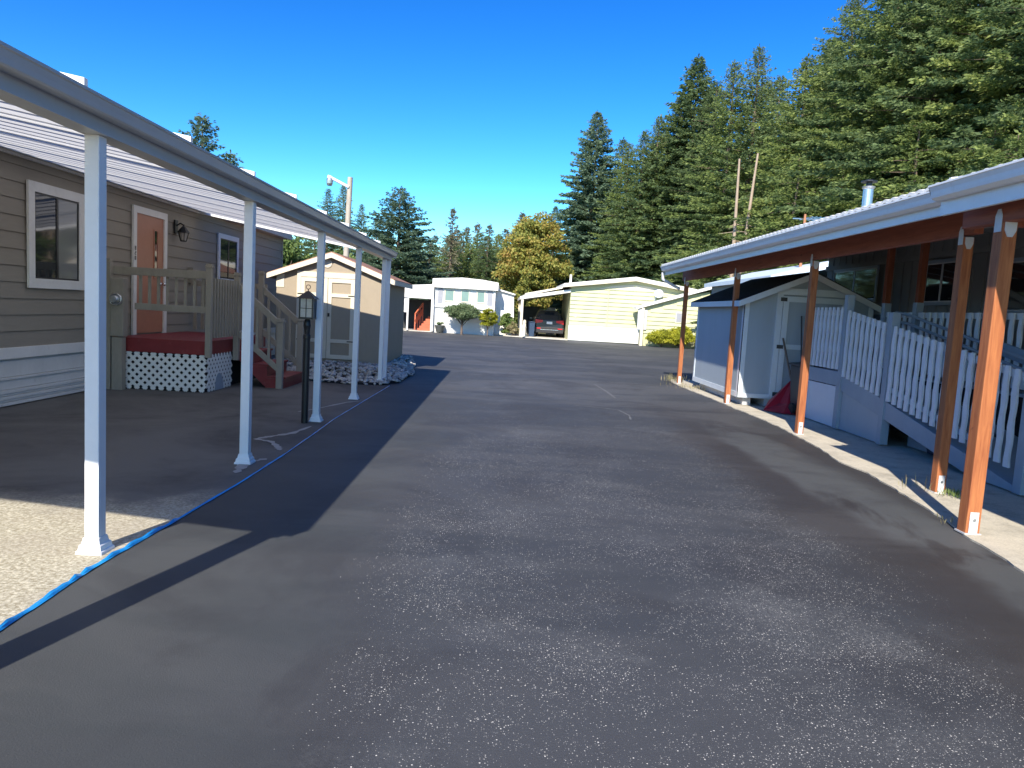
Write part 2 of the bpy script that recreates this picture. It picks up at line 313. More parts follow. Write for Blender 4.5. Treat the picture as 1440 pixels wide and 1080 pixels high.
# ---------------------------------------------------------------- builders
class MB:
    def __init__(s): s.v = []; s.f = []
    def add(s, vs, fs):
        o = len(s.v); s.v += [tuple(p) for p in vs]; s.f += [tuple(o + i for i in f) for f in fs]; return s
    def box(s, x0, x1, y0, y1, z0, z1):
        if x0 > x1: x0, x1 = x1, x0
        if y0 > y1: y0, y1 = y1, y0
        if z0 > z1: z0, z1 = z1, z0
        v = [(x0,y0,z0),(x1,y0,z0),(x1,y1,z0),(x0,y1,z0),(x0,y0,z1),(x1,y0,z1),(x1,y1,z1),(x0,y1,z1)]
        return s.add(v, [(0,3,2,1),(4,5,6,7),(0,1,5,4),(1,2,6,5),(2,3,7,6),(3,0,4,7)])
    def bar(s, a, b, w, h, up=(0, 0, 1)):
        """rectangular bar from a to b, w across, h along up"""
        a = Vector(a); b = Vector(b); d = (b - a).normalized(); u = Vector(up); sx = d.cross(u)
        if sx.length < 1e-4: sx = d.cross(Vector((0, 1, 0)))
        sx.normalize(); u = sx.cross(d).normalized(); sx = sx * w / 2; u = u * h / 2
        v = [a - sx - u, a + sx - u, a + sx + u, a - sx + u, b - sx - u, b + sx - u, b + sx + u, b - sx + u]
        return s.add(v, [(0,1,2,3),(7,6,5,4),(0,4,5,1),(1,5,6,2),(2,6,7,3),(3,7,4,0)])
    def prism(s, pts, e0, e1, axis='y'):
        """polygon pts (2D) extruded from e0 to e1; axis y: pts are (x,z); x: (y,z); z: (x,y)"""
        def q(p, e):
            return (p[0], e, p[1]) if axis == 'y' else ((e, p[0], p[1]) if axis == 'x' else (p[0], p[1], e))
        n = len(pts); v = [q(p, e0) for p in pts] + [q(p, e1) for p in pts]
        f = [tuple(range(n)), tuple(reversed(range(n, 2 * n)))] + [((i + 1) % n, i, n + i, n + (i + 1) % n) for i in range(n)]
        return s.add(v, f)
    def cyl(s, a, b, r0, r1=None, n=14, cap=True):
        a = Vector(a); b = Vector(b); r1 = r0 if r1 is None else r1
        d = (b - a).normalized(); u = Vector((0, 0, 1)) if abs(d.z) < .9 else Vector((1, 0, 0)); x = d.cross(u).normalized(); y = d.cross(x)
        v = []
        for c, r in ((a, r0), (b, r1)):
            for i in range(n):
                t = 2 * math.pi * i / n; v.append(c + x * r * math.cos(t) + y * r * math.sin(t))
        f = [(i, (i + 1) % n, n + (i + 1) % n, n + i) for i in range(n)]
        if cap: f += [tuple(reversed(range(n))), tuple(range(n, 2 * n))]
        return s.add(v, f)
    def lathe(s, c, prof, n=20, ax=(0, 0, 1)):
        c = Vector(c); ax = Vector(ax).normalized(); u = Vector((0, 0, 1)) if abs(ax.z) < .9 else Vector((1, 0, 0)); x = ax.cross(u).normalized(); y = ax.cross(x)
        v = []
        for r, h in prof:
            for i in range(n):
                t = 2 * math.pi * i / n; v.append(c + ax * h + (x * math.cos(t) + y * math.sin(t)) * r)
        f = []
        for k in range(len(prof) - 1):
            f += [(k * n + i, k * n + (i + 1) % n, (k + 1) * n + (i + 1) % n, (k + 1) * n + i) for i in range(n)]
        f += [tuple(reversed(range(n))), tuple(range((len(prof) - 1) * n, len(prof) * n))]
        return s.add(v, f)
    def torus(s, c, R, r, ax='y', n=24, k=8):
        v = []; 
        for i in range(n):
            t = 2 * math.pi * i / n
            for j in range(k):
                p = 2 * math.pi * j / k; rr = R + r * math.cos(p); h = r * math.sin(p)
                q = {'y': (rr * math.cos(t), h, rr * math.sin(t)), 'x': (h, rr * math.cos(t), rr * math.sin(t)), 'z': (rr * math.cos(t), rr * math.sin(t), h)}[ax]
                v.append((c[0] + q[0], c[1] + q[1], c[2] + q[2]))
        return s.add(v, [(i * k + j, i * k + (j + 1) % k, ((i + 1) % n) * k + (j + 1) % k, ((i + 1) % n) * k + j) for i in range(n) for j in range(k)])
    def tube(s, pts, r, n=8):
        for a, b in zip(pts, pts[1:]): s.cyl(a, b, r, r, n)
        return s
    def build(s, name, mat, parent=None, bevel=0, smooth=False):
        base = gl(parent) if parent else Vector((0, 0, 0))
        me = bpy.data.meshes.new(name)
        me.from_pydata([tuple(Vector(p) - base) for p in s.v], [], s.f); me.update()
        me.materials.append(mat if not isinstance(mat, str) else M[mat])
        if smooth:
            for p in me.polygons: p.use_smooth = True
        import bmesh
        bm = bmesh.new(); bm.from_mesh(me); bmesh.ops.recalc_face_normals(bm, faces=bm.faces)
        if bevel:
            ed = [e for e in bm.edges if len(e.link_faces) == 2 and e.calc_face_angle(0) > .6]
            bmesh.ops.bevel(bm, geom=ed, offset=bevel, segments=2, profile=.6, affect='EDGES', clamp_overlap=True)
        bm.to_mesh(me); bm.free()
        o = bpy.data.objects.new(name, me); COL.objects.link(o)
        if parent: o.parent = parent
        return o
def gl(o):
    v = Vector(o.location)
    while o.parent: o = o.parent; v = v + Vector(o.location)
    return v
def tag(o, label=None, cat=None, group=None, kind=None):
    if label: o['label'] = label
    if cat: o['category'] = cat
    if group: o['group'] = group
    if kind: o['kind'] = kind
    return o
def thing(name, label, cat, loc, group=None):
    o = bpy.data.objects.new(name, None); COL.objects.link(o); o.location = loc; o.empty_display_size = .3
    return tag(o, label, cat, group)
def copy_tree(o, parent=None):
    c = o.copy(); COL.objects.link(c); c.parent = parent
    for ch in o.children: copy_tree(ch, c)
    return c
def raw_mesh(name, verts, faces, mat, parent=None):
    """numpy verts (n,3), faces (m,4) quads"""
    me = bpy.data.meshes.new(name); nv = len(verts); nf = len(faces)
    me.vertices.add(nv); me.vertices.foreach_set('co', np.asarray(verts, dtype=np.float32).ravel())
    me.loops.add(nf * 4); me.loops.foreach_set('vertex_index', np.asarray(faces, dtype=np.int32).ravel())
    me.polygons.add(nf); me.polygons.foreach_set('loop_start', np.arange(0, nf * 4, 4, dtype=np.int32))
    me.update(calc_edges=True); me.validate()
    me.materials.append(M[mat])
    o = bpy.data.objects.new(name, me); COL.objects.link(o)
    if parent: o.parent = parent
    return o
def quads(c, d, w, roll_seed=0, fold=0):
    """leaf blades: centres c, direction*length d, width vectors w -> diamond-ish quads"""
    n = len(c); v = np.empty((n, 4, 3)); v[:, 0] = c; v[:, 1] = c + d * .55 + w; v[:, 2] = c + d; v[:, 3] = c + d * .55 - w
    return v.reshape(-1, 3), np.arange(n * 4).reshape(-1, 4)

# ---------------------------------------------------------------- setting: ground sheets
g = MB()
N = 24
g.add([(-900, -300, 0), (900, -300, 0), (900, 1500, 0), (-900, 1500, 0)], [(0, 1, 2, 3)])
o = g.build('ground', 'ground'); o.location.z = -.06; tag(o, kind='structure')
# asphalt outline: near edge behind the camera, the wide court in front of the houses
asph = [(-2.18, -12), (4.6, -12), (4.6, 19.2), (9, 21), (40, 21), (40, 41.5), (9.5, 41.3), (7.6, 42.3), (3.9, 43.2), (1.2, 43.8), (-0.3, 44.6), (-6.3, 43.9), (-45, 43), (-45, 21.5), (-6.2, 21.5), (-6.2, 16), (-2.18, 16)]
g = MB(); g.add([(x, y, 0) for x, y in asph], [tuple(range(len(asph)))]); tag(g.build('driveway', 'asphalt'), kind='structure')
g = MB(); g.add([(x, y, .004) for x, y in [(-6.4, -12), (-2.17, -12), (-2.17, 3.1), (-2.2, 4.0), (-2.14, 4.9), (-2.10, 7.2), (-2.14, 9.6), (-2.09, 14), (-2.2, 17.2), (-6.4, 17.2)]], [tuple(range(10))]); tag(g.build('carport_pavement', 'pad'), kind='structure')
# concrete slab on the right, wobbling front edge, 25 mm proud of the asphalt
edge = [(3.45, -12), (3.42, 3.2), (3.56, 4.75), (3.68, 5.6), (3.80, 6.1), (3.92, 6.9), (4.04, 7.9), (4.0, 8.5), (4.15, 9.3), (4.22, 10.2), (4.30, 11.2), (4.32, 12.2), (4.27, 13.4), (4.28, 14.95), (4.22, 16.4), (4.22, 18.2), (4.4, 19.1)]
rr = random.Random(4); ed2 = []
for a, b in zip(edge, edge[1:]):
    k = max(1, int((b[1] - a[1]) / .12)) if a[1] > 0 else 1
    for i in range(k):
        t = i / k; ed2.append((a[0] + (b[0] - a[0]) * t + rr.uniform(-.013, .013), a[1] + (b[1] - a[1]) * t))
ed2.append(edge[-1])
g = MB(); g.prism([(x, y) for x, y in ed2] + [(16, 19.1), (16, -12)], -.05, .014, 'z'); tag(g.build('concrete_pavement', 'concrete'), kind='structure')
# thin pale concrete kerbs in front of the far houses
g = MB(); g.prism([(-6.3, 43.9), (-.3, 44.6), (1.2, 43.8), (3.9, 43.2), (3.9, 52), (-6.3, 52)], -.05, .05, 'z'); tag(g.build('far_house_pavement', concrete('pale concrete', (.55, .52, .45))), kind='structure')
# pale seams and scuffs on the paving
def streak(pts, w, z, mat, name):
    q = MB(); r = random.Random(len(pts) * 7 + int(w * 1000)); L = []; Rr = []
    P = []
    for a, b in zip(pts, pts[1:]):
        for i in range(6): t = i / 6; P.append((a[0] + (b[0] - a[0]) * t, a[1] + (b[1] - a[1]) * t))
    P.append(pts[-1])
    for i, p in enumerate(P):
        a = P[max(0, i - 1)]; b = P[min(len(P) - 1, i + 1)]; d = Vector((b[0] - a[0], b[1] - a[1])).normalized(); nn = Vector((-d.y, d.x))
        ww = w * r.uniform(.35, 1.1) * (.25 if i in (0, len(P) - 1) else 1)
        L.append((p[0] + nn.x * ww, p[1] + nn.y * ww, z)); Rr.append((p[0] - nn.x * ww, p[1] - nn.y * ww, z))
    n = len(P); q.add(L + Rr, [(i, i + 1, n + i + 1, n + i) for i in range(n - 1)])
    return tag(q.build(name, mat), kind='structure')
M['scuff'] = paint('bare concrete scuff', (.34, .33, .31), .9, .25, 8)
M['scuff2'] = paint('thin coat line', (.13, .135, .14), .8, .25, 8)
streak([(-2.28, 8.95), (-2.36, 8.4), (-2.52, 8.15), (-2.62, 7.95), (-2.42, 7.85), (-2.28, 7.6), (-2.2, 7.42)], .045, .009, 'scuff', 'pavement_scuff')
streak([(-2.75, 10.05), (-2.6, 10.4), (-2.35, 11.25), (-2.2, 11.5)], .035, .009, 'scuff', 'pavement_scuff')
streak([(-2.26, 6.35), (-2.32, 6.75), (-2.2, 7.0)], .05, .009, 'scuff', 'pavement_scuff')
streak([(2.1, 16.6), (2.18, 15.2), (2.19, 13.9)], .03, .004, 'scuff2', 'driveway_scuff')
streak([(1.25, 12.5), (1.65, 12.4), (1.98, 12.2), (2.06, 11.6), (2.0, 11.1)], .02, .004, 'scuff2', 'driveway_scuff')

# ---------------------------------------------------------------- blue masking film along the edge
def tapeline():
    pts = [(-2.16, -1), (-2.17, 2.2), (-2.17, 3.19), (-2.2, 3.99), (-2.15, 4.89), (-2.11, 6), (-2.10, 7.23), (-2.12, 8.4), (-2.15, 9.6), (-2.12, 12), (-2.09, 14.04)]
    r = random.Random(2); P = []
    for a, b in zip(pts, pts[1:]):
        for i in range(14):
            t = i / 14; P.append((a[0] + (b[0] - a[0]) * t, a[1] + (b[1] - a[1]) * t))
    q = MB(); vs = []
    for i, (x, y) in enumerate(P):
        w = (.010 if y < 4.9 else (.007 if y < 7.2 else .005)) * r.uniform(.75, 1.15); w *= 1.35 if 3.4 < y < 4.6 else 1
        h = .012 + (.022 * r.random() if y < 4.9 else .006 * r.random())
        vs += [(x - w, y, .006), (x - w * .3, y, h), (x + w * .4, y, h * .7), (x + w, y, .006)]
    n = len(P); fs = []
    for i in range(n - 1):
        for k in range(3): fs.append((i * 4 + k, i * 4 + k + 1, i * 4 + 4 + k + 1, i * 4 + 4 + k))
        fs.append((i * 4 + 3, i * 4, i * 4 + 4, i * 4 + 7))
    q.add(vs, fs); q.build('tape', 'tape', None)
    o = bpy.data.objects['tape']; o.name = 'masking_film'
    return tag(o, 'bright blue masking film laid along the left edge of the fresh asphalt', 'tape')
tapeline()

# ---------------------------------------------------------------- lap siding wall helper
def lap(mb, y0, y1, z0, z1, x, out, step=.2, t=.004):
    """boards on a wall in plane X=x running along Y; out=+1 faces +X"""
    z = z0
    while z < z1 - .01:
        zt = min(z + step, z1)
        mb.prism([(x, z + .006), (x + out * (t + .016), z + .006), (x + out * .005, zt), (x, zt)], y0, y1, 'y'); z += step
def lap_front(mb, x0, x1, z0, z1, y, step=.2, top=None):
    """boards facing -Y; top(x) optional roofline"""
    z = z0
    while z < z1 - .01:
        zt = min(z + step, z1); xa, xb = x0, x1
        if top:
            xs = [x0 + (x1 - x0) * i / 60 for i in range(61)]; ok = [q for q in xs if top(q) > zt]
            if not ok: break
            xa, xb = min(ok), max(ok)
        mb.prism([(y, z + .01), (y - .055, z + .01), (y - .006, zt), (y, zt)], xa, xb, 'x'); z += step

# ---------------------------------------------------------------- left mobile home
WX = -6.12
h1 = thing('mobile_home', 'long taupe mobile home with white trim and orange front door, left of the lane', 'mobile home', (WX, 12, 0))
g = MB(); g.box(-12.4, WX - .002, -3, 20.3, .6, 3.2); lap(g, -3, 20.3, .73, 3.2, WX, 1, .205)
g.build('wall', 'taupe', h1)
g = MB(); lap_front(g, -12.4, WX + .01, .73, 3.2, -3.0, .205)
g = MB(); g.box(-12.3, WX - .03, -2.9, 20.2, 0, .6)
z = 0.02
for k, (dz, t) in enumerate([(.045, .05), (.03, .035), (.045, .05), (.03, .035), (.05, .05), (.12, .03), (.035, .05), (.20, .025)]):
    g.box(WX - .03, WX - .03 + t, -2.9, 20.2, z, z + dz - .006); z += dz
g.build('skirting', 'skirt', h1)
g = MB(); g.box(WX - .01, WX + .035, -3, 20.32, .60, .74); g.build('trim_board', 'white_matt', h1, .004)
g = MB(); g.box(WX - .05, WX + .03, 20.3, 20.36, .6, 3.18); g.build('corner_board', 'taupe_wood', h1)
g = MB(); g.prism([(WX + .22, 3.12), (WX + .22, 3.26), (-9.3, 3.95), (-12.6, 3.26), (-12.6, 3.12)], -3.2, 20.5, 'y'); rf = g.build('roof', 'roof_grey', h1)
def window_x(parent, y0, y1, z0, z1, x, out, fw=.11, split=.5, lightside=1, frame='white_matt', sash='black', blind='glass_light'):
    g = MB(); t = .03 * out
    g.box(x, x + t, y0, y1, z1 - fw, z1).box(x, x + t, y0, y1, z0, z0 + fw).box(x, x + t, y0, y0 + fw, z0 + fw, z1 - fw).box(x, x + t, y1 - fw, y1, z0 + fw, z1 - fw)
    fr = g.build('window', frame, parent)
    ya, yb, za, zb = y0 + fw, y1 - fw, z0 + fw, z1 - fw; ym = ya + (yb - ya) * split
    g = MB(); w = .022; X0, X1 = x - .0, x + .02 * out
    g.box(X0, X1, ya, yb, zb - w, zb).box(X0, X1, ya, yb, za, za + w).box(X0, X1, ya, ya + w, za + w, zb - w).box(X0, X1, yb - w, yb, za + w, zb - w).box(X0, X1, ym - w, ym + w, za + w, zb - w)
    g.build('sash', sash, fr)
    g = MB(); g.box(x + .002 * out, x + .012 * out, ya + w, ym - w, za + w, zb - w); g.build('pane', 'glass', fr)
    g = MB(); g.box(x + .002 * out, x + .012 * out, ym + w, yb - w, za + w, zb - w); g.build('pane', blind if lightside else 'glass', fr)
    return fr
window_x(h1, 9.55, 10.79, 1.49, 2.84, WX + .03, 1, .125)
window_x(h1, 15.77, 16.95, 1.78, 2.82, WX + .03, 1, .10, lightside=0, blind='glass')
# door
g = MB(); x = WX + .025
g.box(x, x + .035, 12.2, 12.31, .8, 2.9).box(x, x + .035, 13.29, 13.4, .8, 2.9).box(x, x + .035, 12.31, 13.29, 2.79, 2.9)
dr = g.build('door_frame', 'white_matt', h1)
g = MB(); g.box(x - .03, x + .012, 12.31, 13.29, .82, 2.79); d = g.build('door', 'door_red', h1)
g = MB()
g.box(x + .012, x + .022, 12.93, 12.95, 1.75, 2.58).box(x + .012, x + .022, 13.06, 13.08, 1.75, 2.58).box(x + .012, x + .022, 12.95, 13.06, 2.56, 2.58).box(x + .012, x + .022, 12.95, 13.06, 1.75, 1.77)
g.build('window_bead', 'door_red', d)
g = MB(); g.box(x + .012, x + .017, 12.97, 13.04, 1.77, 2.56); g.build('slot_window', 'glass', d)
g = MB(); g.lathe((x + .012, 13.21, 1.66), [(.03, 0), (.03, .008), (.012, .012), (.012, .04), (.028, .05), (.03, .07), (.02, .085)], 16, (1, 0, 0)); g.build('handle', 'chrome', d, smooth=True)
g = MB(); g.lathe((x + .012, 13.21, 1.86), [(.022, 0), (.022, .015)], 14, (1, 0, 0)); g.build('deadbolt', 'chrome', d)
g = MB()   # small vertical house number on the left jamb: 820
def seg(g, y, z, on, s=.03):
    segs = {'a': (0, 1, 1, 1), 'b': (1, .5, 1, 1), 'c': (1, 0, 1, .5), 'd': (0, 0, 1, 0), 'e': (0, 0, 0, .5), 'f': (0, .5, 0, 1), 'g': (0, .5, 1, .5)}
    for k in on:
        a0, b0, a1, b1 = segs[k]; ya, yb = sorted((y + a0 * s, y + a1 * s)); za, zb = sorted((z + b0 * s * 1.8, z + b1 * s * 1.8))
        g.box(x + .036, x + .040, ya - .005, yb + .005, za - .005, zb + .005)
seg(g, 12.24, 2.19, 'abcdefg'); seg(g, 12.24, 2.11, 'abged'); seg(g, 12.24, 2.03, 'abcdef'); g.build('house_number', 'black', dr)
# wall lantern beside the door
lx, ly, lz = WX + .03, 13.78, 2.62
g = MB(); g.box(lx, lx + .025, ly - .06, ly + .06, lz - .02, lz + .22); g.tube([(lx + .02, ly, lz + .12), (lx + .09, ly, lz + .17), (lx + .14, ly, lz + .14)], .012)
g.lathe((lx + .15, ly, lz), [(.05, -.16), (.058, -.15), (.058, -.14)], 8).lathe((lx + .15, ly, lz), [(.115, -.0), (.10, .02), (.05, .09), (.015, .12), (.015, .15)], 8)
for k in range(6):
    t = k * math.pi / 3; g.bar((lx + .15 + .055 * math.cos(t), ly + .055 * math.sin(t), lz - .145), (lx + .15 + .095 * math.cos(t), ly + .095 * math.sin(t), lz), .01, .01)
wl_ = g.build('wall_lamp', 'black', h1)
g = MB(); g.lathe((lx + .15, ly, lz), [(.048, -.14), (.085, -.002)], 8); g.build('lamp_glass', 'frost', wl_)
# small box on the wall, with a mailbox shelf
g = MB(); g.box(WX + .02, WX + .12, 14.35, 14.65, 1.72, 2.02); g.build('utility_box', 'taupe_wood', h1, .006)

# ---------------------------------------------------------------- left carport
cp = thing('carport', 'white metal carport with pan roof and square posts along the taupe home', 'carport', (-2.33, 8, 0))
PX = -2.33; Y0, Y1 = 1.62, 14.78
def zr(x): return 2.485 + (x + 2.25) * -.168      # roof pan underside
for py in (1.70, 2.02, 4.26, 6.78, 9.38, 11.75, 14.22, 14.55):
    px_ = PX + (.03 if py == 14.55 else 0)
    g = MB(); w = .041 if py < 14 else .038
    g.box(px_ - w, px_ + w, py - w, py + w, 0.0, 2.385); post = g.build('post', 'white', cp, .006)
    g = MB(); q = [(.076, .0), (.074, .02), (.066, .026), (.062, .052), (.053, .060), (.046, .095)]
    for (a, z0), (b, z1) in zip(q, q[1:]):
        v = [(px_ - a, py - a, z0), (px_ + a, py - a, z0), (px_ + a, py + a, z0), (px_ - a, py + a, z0), (px_ - b, py - b, z1), (px_ + b, py - b, z1), (px_ + b, py + b, z1), (px_ - b, py + b, z1)]
        g.add(v, [(0, 1, 5, 4), (1, 2, 6, 5), (2, 3, 7, 6), (3, 0, 4, 7)])
    a = .046; g.box(px_ - a, px_ + a, py - a, py + a, .0, .0945)
    g.build('post_base', 'white', post)
g = MB(); g.prism([(-2.385, 2.385), (-2.255, 2.385), (-2.255, 2.405), (-2.275, 2.41), (-2.275, 2.50), (-2.265, 2.53), (-2.385, 2.53)], Y0 + .02, Y1 - .02, 'y'); g.build('beam', 'beam_grey', cp)
# gutter: ogee face
g = MB(); g.prism([(-2.264, 2.468), (-2.20, 2.468), (-2.19, 2.475), (-2.185, 2.50), (-2.175, 2.53), (-2.165, 2.535), (-2.165, 2.55), (-2.195, 2.55), (-2.205, 2.49), (-2.264, 2.49)], Y0, Y1, 'y'); g.build('gutter', 'beam_grey', cp)
# roof pans: each pan a shallow tray with a rib, ribs end in a bright cap above the gutter
g = MB(); gap = MB(); caps = MB(); y = Y0 + .03; wpan = .30
xs = [-2.27, WX + .05]
while y < Y1 - .1:
    ye = min(y + wpan, Y1 - .03)
    prof = [(0, 0.006), (.02, 0), (wpan * .5, .002), (wpan - .035, 0), (wpan - .016, .006)]
    pr = [p for p in prof if y + p[0] <= ye + .001]
    vs = []
    for xx in xs:
        for (dy, dz) in pr: vs.append((xx, y + dy, zr(xx) + dz))
    k = len(pr)
    fs = [(i, i + 1, k + i + 1, k + i) for i in range(k - 1)]
    g.add(vs, fs)
    gap.add([(xx, yy, zr(xx) + zz) for xx in xs for yy in (y + wpan - .017, y + wpan + .001) for zz in (.002, .04)], [(0, 1, 3, 2), (4, 6, 7, 5), (0, 4, 5, 1), (2, 3, 7, 6), (1, 5, 7, 3), (0, 2, 6, 4)])
    y += wpan
g.build('roof_pan', 'panel', cp); gap.build('pan_seam', 'roofgap', cp)
y = 2.74
while y < 14.6:
    caps = MB(); a = .05; xe = -2.29; xm = -2.50; xb = WX + .1
    caps.prism([(xe, zr(xe) + .05), (xe, zr(xe) + .155), (xb, zr(xb) + .155), (xb, zr(xb) + .05)], y, y + .035, 'y')
    caps.build('roof_rib', 'roof_white', cp); y += 1.335
g = MB(); g.box(WX + .03, WX + .075, Y0, Y1, zr(WX) - .05, zr(WX) + .05); g.build('wall_hanger', 'white_matt', cp)
g = MB(); yv = Y1 - .03
g.add([(xx, yy, zr(xx) + dz) for xx in (-2.2, WX + .02) for yy in (yv, yv + .03) for dz in (-.04, .085)], [(0, 1, 3, 2), (4, 6, 7, 5), (0, 4, 5, 1), (2, 3, 7, 6), (1, 5, 7, 3), (0, 2, 6, 4)])
g.build('end_fascia', 'white', cp)
g = MB(); yv = Y0 - .01
g.add([(xx, yy, zr(xx) + dz) for xx in (-2.2, WX + .02) for yy in (yv, yv + .03) for dz in (-.04, .085)], [(0, 1, 3, 2), (4, 6, 7, 5), (0, 4, 5, 1), (2, 3, 7, 6), (1, 5, 7, 3), (0, 2, 6, 4)])
g.build('end_fascia', 'white', cp)

# ---------------------------------------------------------------- porch with red deck, lattice and stairs
po = thing('porch', 'taupe railed porch with dark red deck and white lattice at the orange door', 'porch', (-5.3, 12.8, 0))
DX0, DX1, DY0, DY1 = -6.06, -4.6, 11.5, 14.3; DZ = .80
g = MB(); y = DY0
while y < DY1 - .01:
    g.box(DX0, DX1, y, min(y + .135, DY1), DZ - .03, DZ); y += .14
g.build('deck', 'deck_red', po)
g = MB(); g.box(-5.86, DX1, DY0 - .03, DY0 - .003, .59, DZ + .004).box(DX1 + .003, DX1 + .03, DY0 - .03, DY1, .59, DZ + .004); g.build('fascia', 'deck_red', po, .003)
def lattice(a, b, z0, z1, nrm, pitch=.125, w=.046):
    """diagonal strips between ground points a and b (2D), z0..z1"""
    a = Vector((a[0], a[1], 0)); b = Vector((b[0], b[1], 0)); L = (b - a).length; d = (b - a) / L; nrm = Vector(nrm); g = MB(); H = z1 - z0
    for sgn, off in ((1, 0), (-1, .007)):
        s = -H - pitch
        while s < L + H:
            pts = []
            lo = (s, 0) if sgn > 0 else (s + H, 0)
            t0, t1 = 0., 1.
            sx0 = s if sgn > 0 else s + H; sx1 = s + H if sgn > 0 else s
            dx = sx1 - sx0
            for bound in (0, L):
                pass
            if dx > 0: t0 = max(0, (0 - sx0) / dx); t1 = min(1, (L - sx0) / dx)
            else: t0 = max(0, (L - sx0) / dx); t1 = min(1, (0 - sx0) / dx)
            if t1 - t0 > .03:
                p0 = a + d * (sx0 + dx * t0) + Vector((0, 0, z0 + H * t0)) + nrm * off
                p1 = a + d * (sx0 + dx * t1) + Vector((0, 0, z0 + H * t1)) + nrm * off
                g.bar(p0, p1, .007, w, up=(p1 - p0).cross(nrm))
            s += pitch
    return g
g = lattice((-5.86, DY0 - .012), (-4.585, DY0 - .012), .02, .585, (0, -1, 0)); g.build('lattice_panel', 'lattice', po)
g = lattice((-4.575, DY0), (-4.575, 12.55), .02, .585, (1, 0, 0)); g.build('lattice_panel', 'lattice', po)
g = MB(); g.box(-5.9, -4.63, DY0 + .03, DY1, 0, .57); g.build('crawl_space_shade', 'dark', po)  # near-black box stands in for the shade behind the lattice
g = MB(); g.prism([(11.98 + .17 * math.cos(t * math.pi / 8), .01 + .27 * math.sin(t * math.pi / 8)) for t in range(9)], -4.566, -4.556, 'x'); g.build('lattice_hatch', 'ramp_grey', po)
def rpost(x, y, z0, z1, name='railing_post', s=.045, par=None):
    g = MB(); g.box(x - s, x + s, y - s, y + s, z0, z1); p = g.build(name, 'taupe_wood', par or po, .006)
    g = MB(); g.box(x - s * 1.25, x + s * 1.25, y - s * 1.25, y + s * 1.25, z1 + .002, z1 + .03).box(x - s, x + s, y - s, y + s, z1 + .03, z1 + .06); g.build('post_cap', 'taupe_wood', p, .004); return p
rpost(-4.52, DY0 - .08, .56, 1.93, s=.042); rpost(-4.5, 12.55, .45, 1.86, s=.045)
g = MB(); g.box(-5.98, -4.56, DY0 - .10, DY0 - .06, 1.76, 1.88); g.build('top_rail', 'taupe_wood', po, .005)
g = MB(); g.box(-5.65, -4.56, DY0 - .09, DY0 - .05, 1.24, 1.34); g.build('lower_rail', 'taupe_wood', po, .005)
for k in range(8):
    xx = -5.58 + k * .137
    g = MB(); g.box(xx - .02, xx + .02, DY0 - .06, DY0 - .03, 1.26, 1.77); g.build('baluster', 'taupe_wood', po)
g = MB(); g.box(-4.545, -4.495, DY0 + .0, 12.5, 1.62, 1.71); g.build('top_rail', 'taupe_wood', po, .005)
g = MB(); g.box(-4.545, -4.495, DY0 + .0, 12.5, .93, 1.0); g.build('lower_rail', 'taupe_wood', po, .005)
for k in range(9):
    yy = DY0 + .03 + k * .112
    g = MB(); g.box(-4.495, -4.47, yy - .022, yy + .022, .86, 1.78); g.build('baluster', 'taupe_wood', po)
# stairs down towards the lane
SY0, SY1 = 12.62, 13.72; nst = 4; rise = DZ / nst; run = .29
for k in range(1, nst):
    z = DZ - k * rise; xa = DX1 + .03 + (k - 1) * run
    g = MB(); g.box(xa, xa + run + .03, SY0 - .02, SY1 + .02, z - .035, z).box(xa + run - .02, xa + run + .0, SY0 + .01, SY1 - .01, z - rise + .002, z - .035); g.build('step', 'deck_red', po, .004)
for yy in (SY0 - .02, SY1 - .02):
    g = MB(); xe = DX1 + .03 + 3 * run
    pr = [(DX1 + .03, .55), (DX1 + .03, DZ - .01)]
    for k in range(1, nst):
        z = DZ - k * rise - .035; xa = DX1 + .03 + (k - 1) * run
        pr += [(xa + .002, z), (xa + run, z)]
    pr += [(xe, 0.0), (xe - .3, 0.0)]
    g.prism(pr, yy - .005, yy + .04, 'y'); g.build('stringer', 'deck_red', po)
ex = DX1 + .03 + 3 * run - .06
for yy, s in ((SY0 - .06, 1), (SY1 + .06, 0)):
    rpost(ex - (.0 if s else .0), yy, 0 if s else .0, 1.13, s=.052)
    if not s: rpost(-4.5, yy, .5, 1.95, s=.045)
    g = MB(); g.bar((-4.5, yy, 1.70), (ex - .03, yy, 1.10), .05, .10); g.build('stair_rail', 'taupe_wood', po, .004)
    g = MB(); g.bar((-4.5, yy, .93), (ex - .03, yy, .33), .04, .09); g.build('stair_rail', 'taupe_wood', po, .004)
    for k in range(4):
        xx = -4.35 + k * .2; zz = -.6 / (ex - .03 + 4.5) * (xx + 4.5)
        g = MB(); g.box(xx - .022, xx + .022, yy - .035, yy - .008, .9 + zz, 1.68 + zz); g.build('baluster', 'taupe_wood', po)
# back railing of the deck towards the shed
g = MB(); g.box(-6.0, -4.55, DY1 - .04, DY1, 1.68, 1.78); g.build('top_rail', 'taupe_wood', po)
for k in range(10):
    xx = -5.9 + k * .14; g = MB(); g.box(xx - .03, xx + .03, DY1 - .07, DY1 - .042, .85, 1.72); g.build('baluster', 'taupe_wood', po)

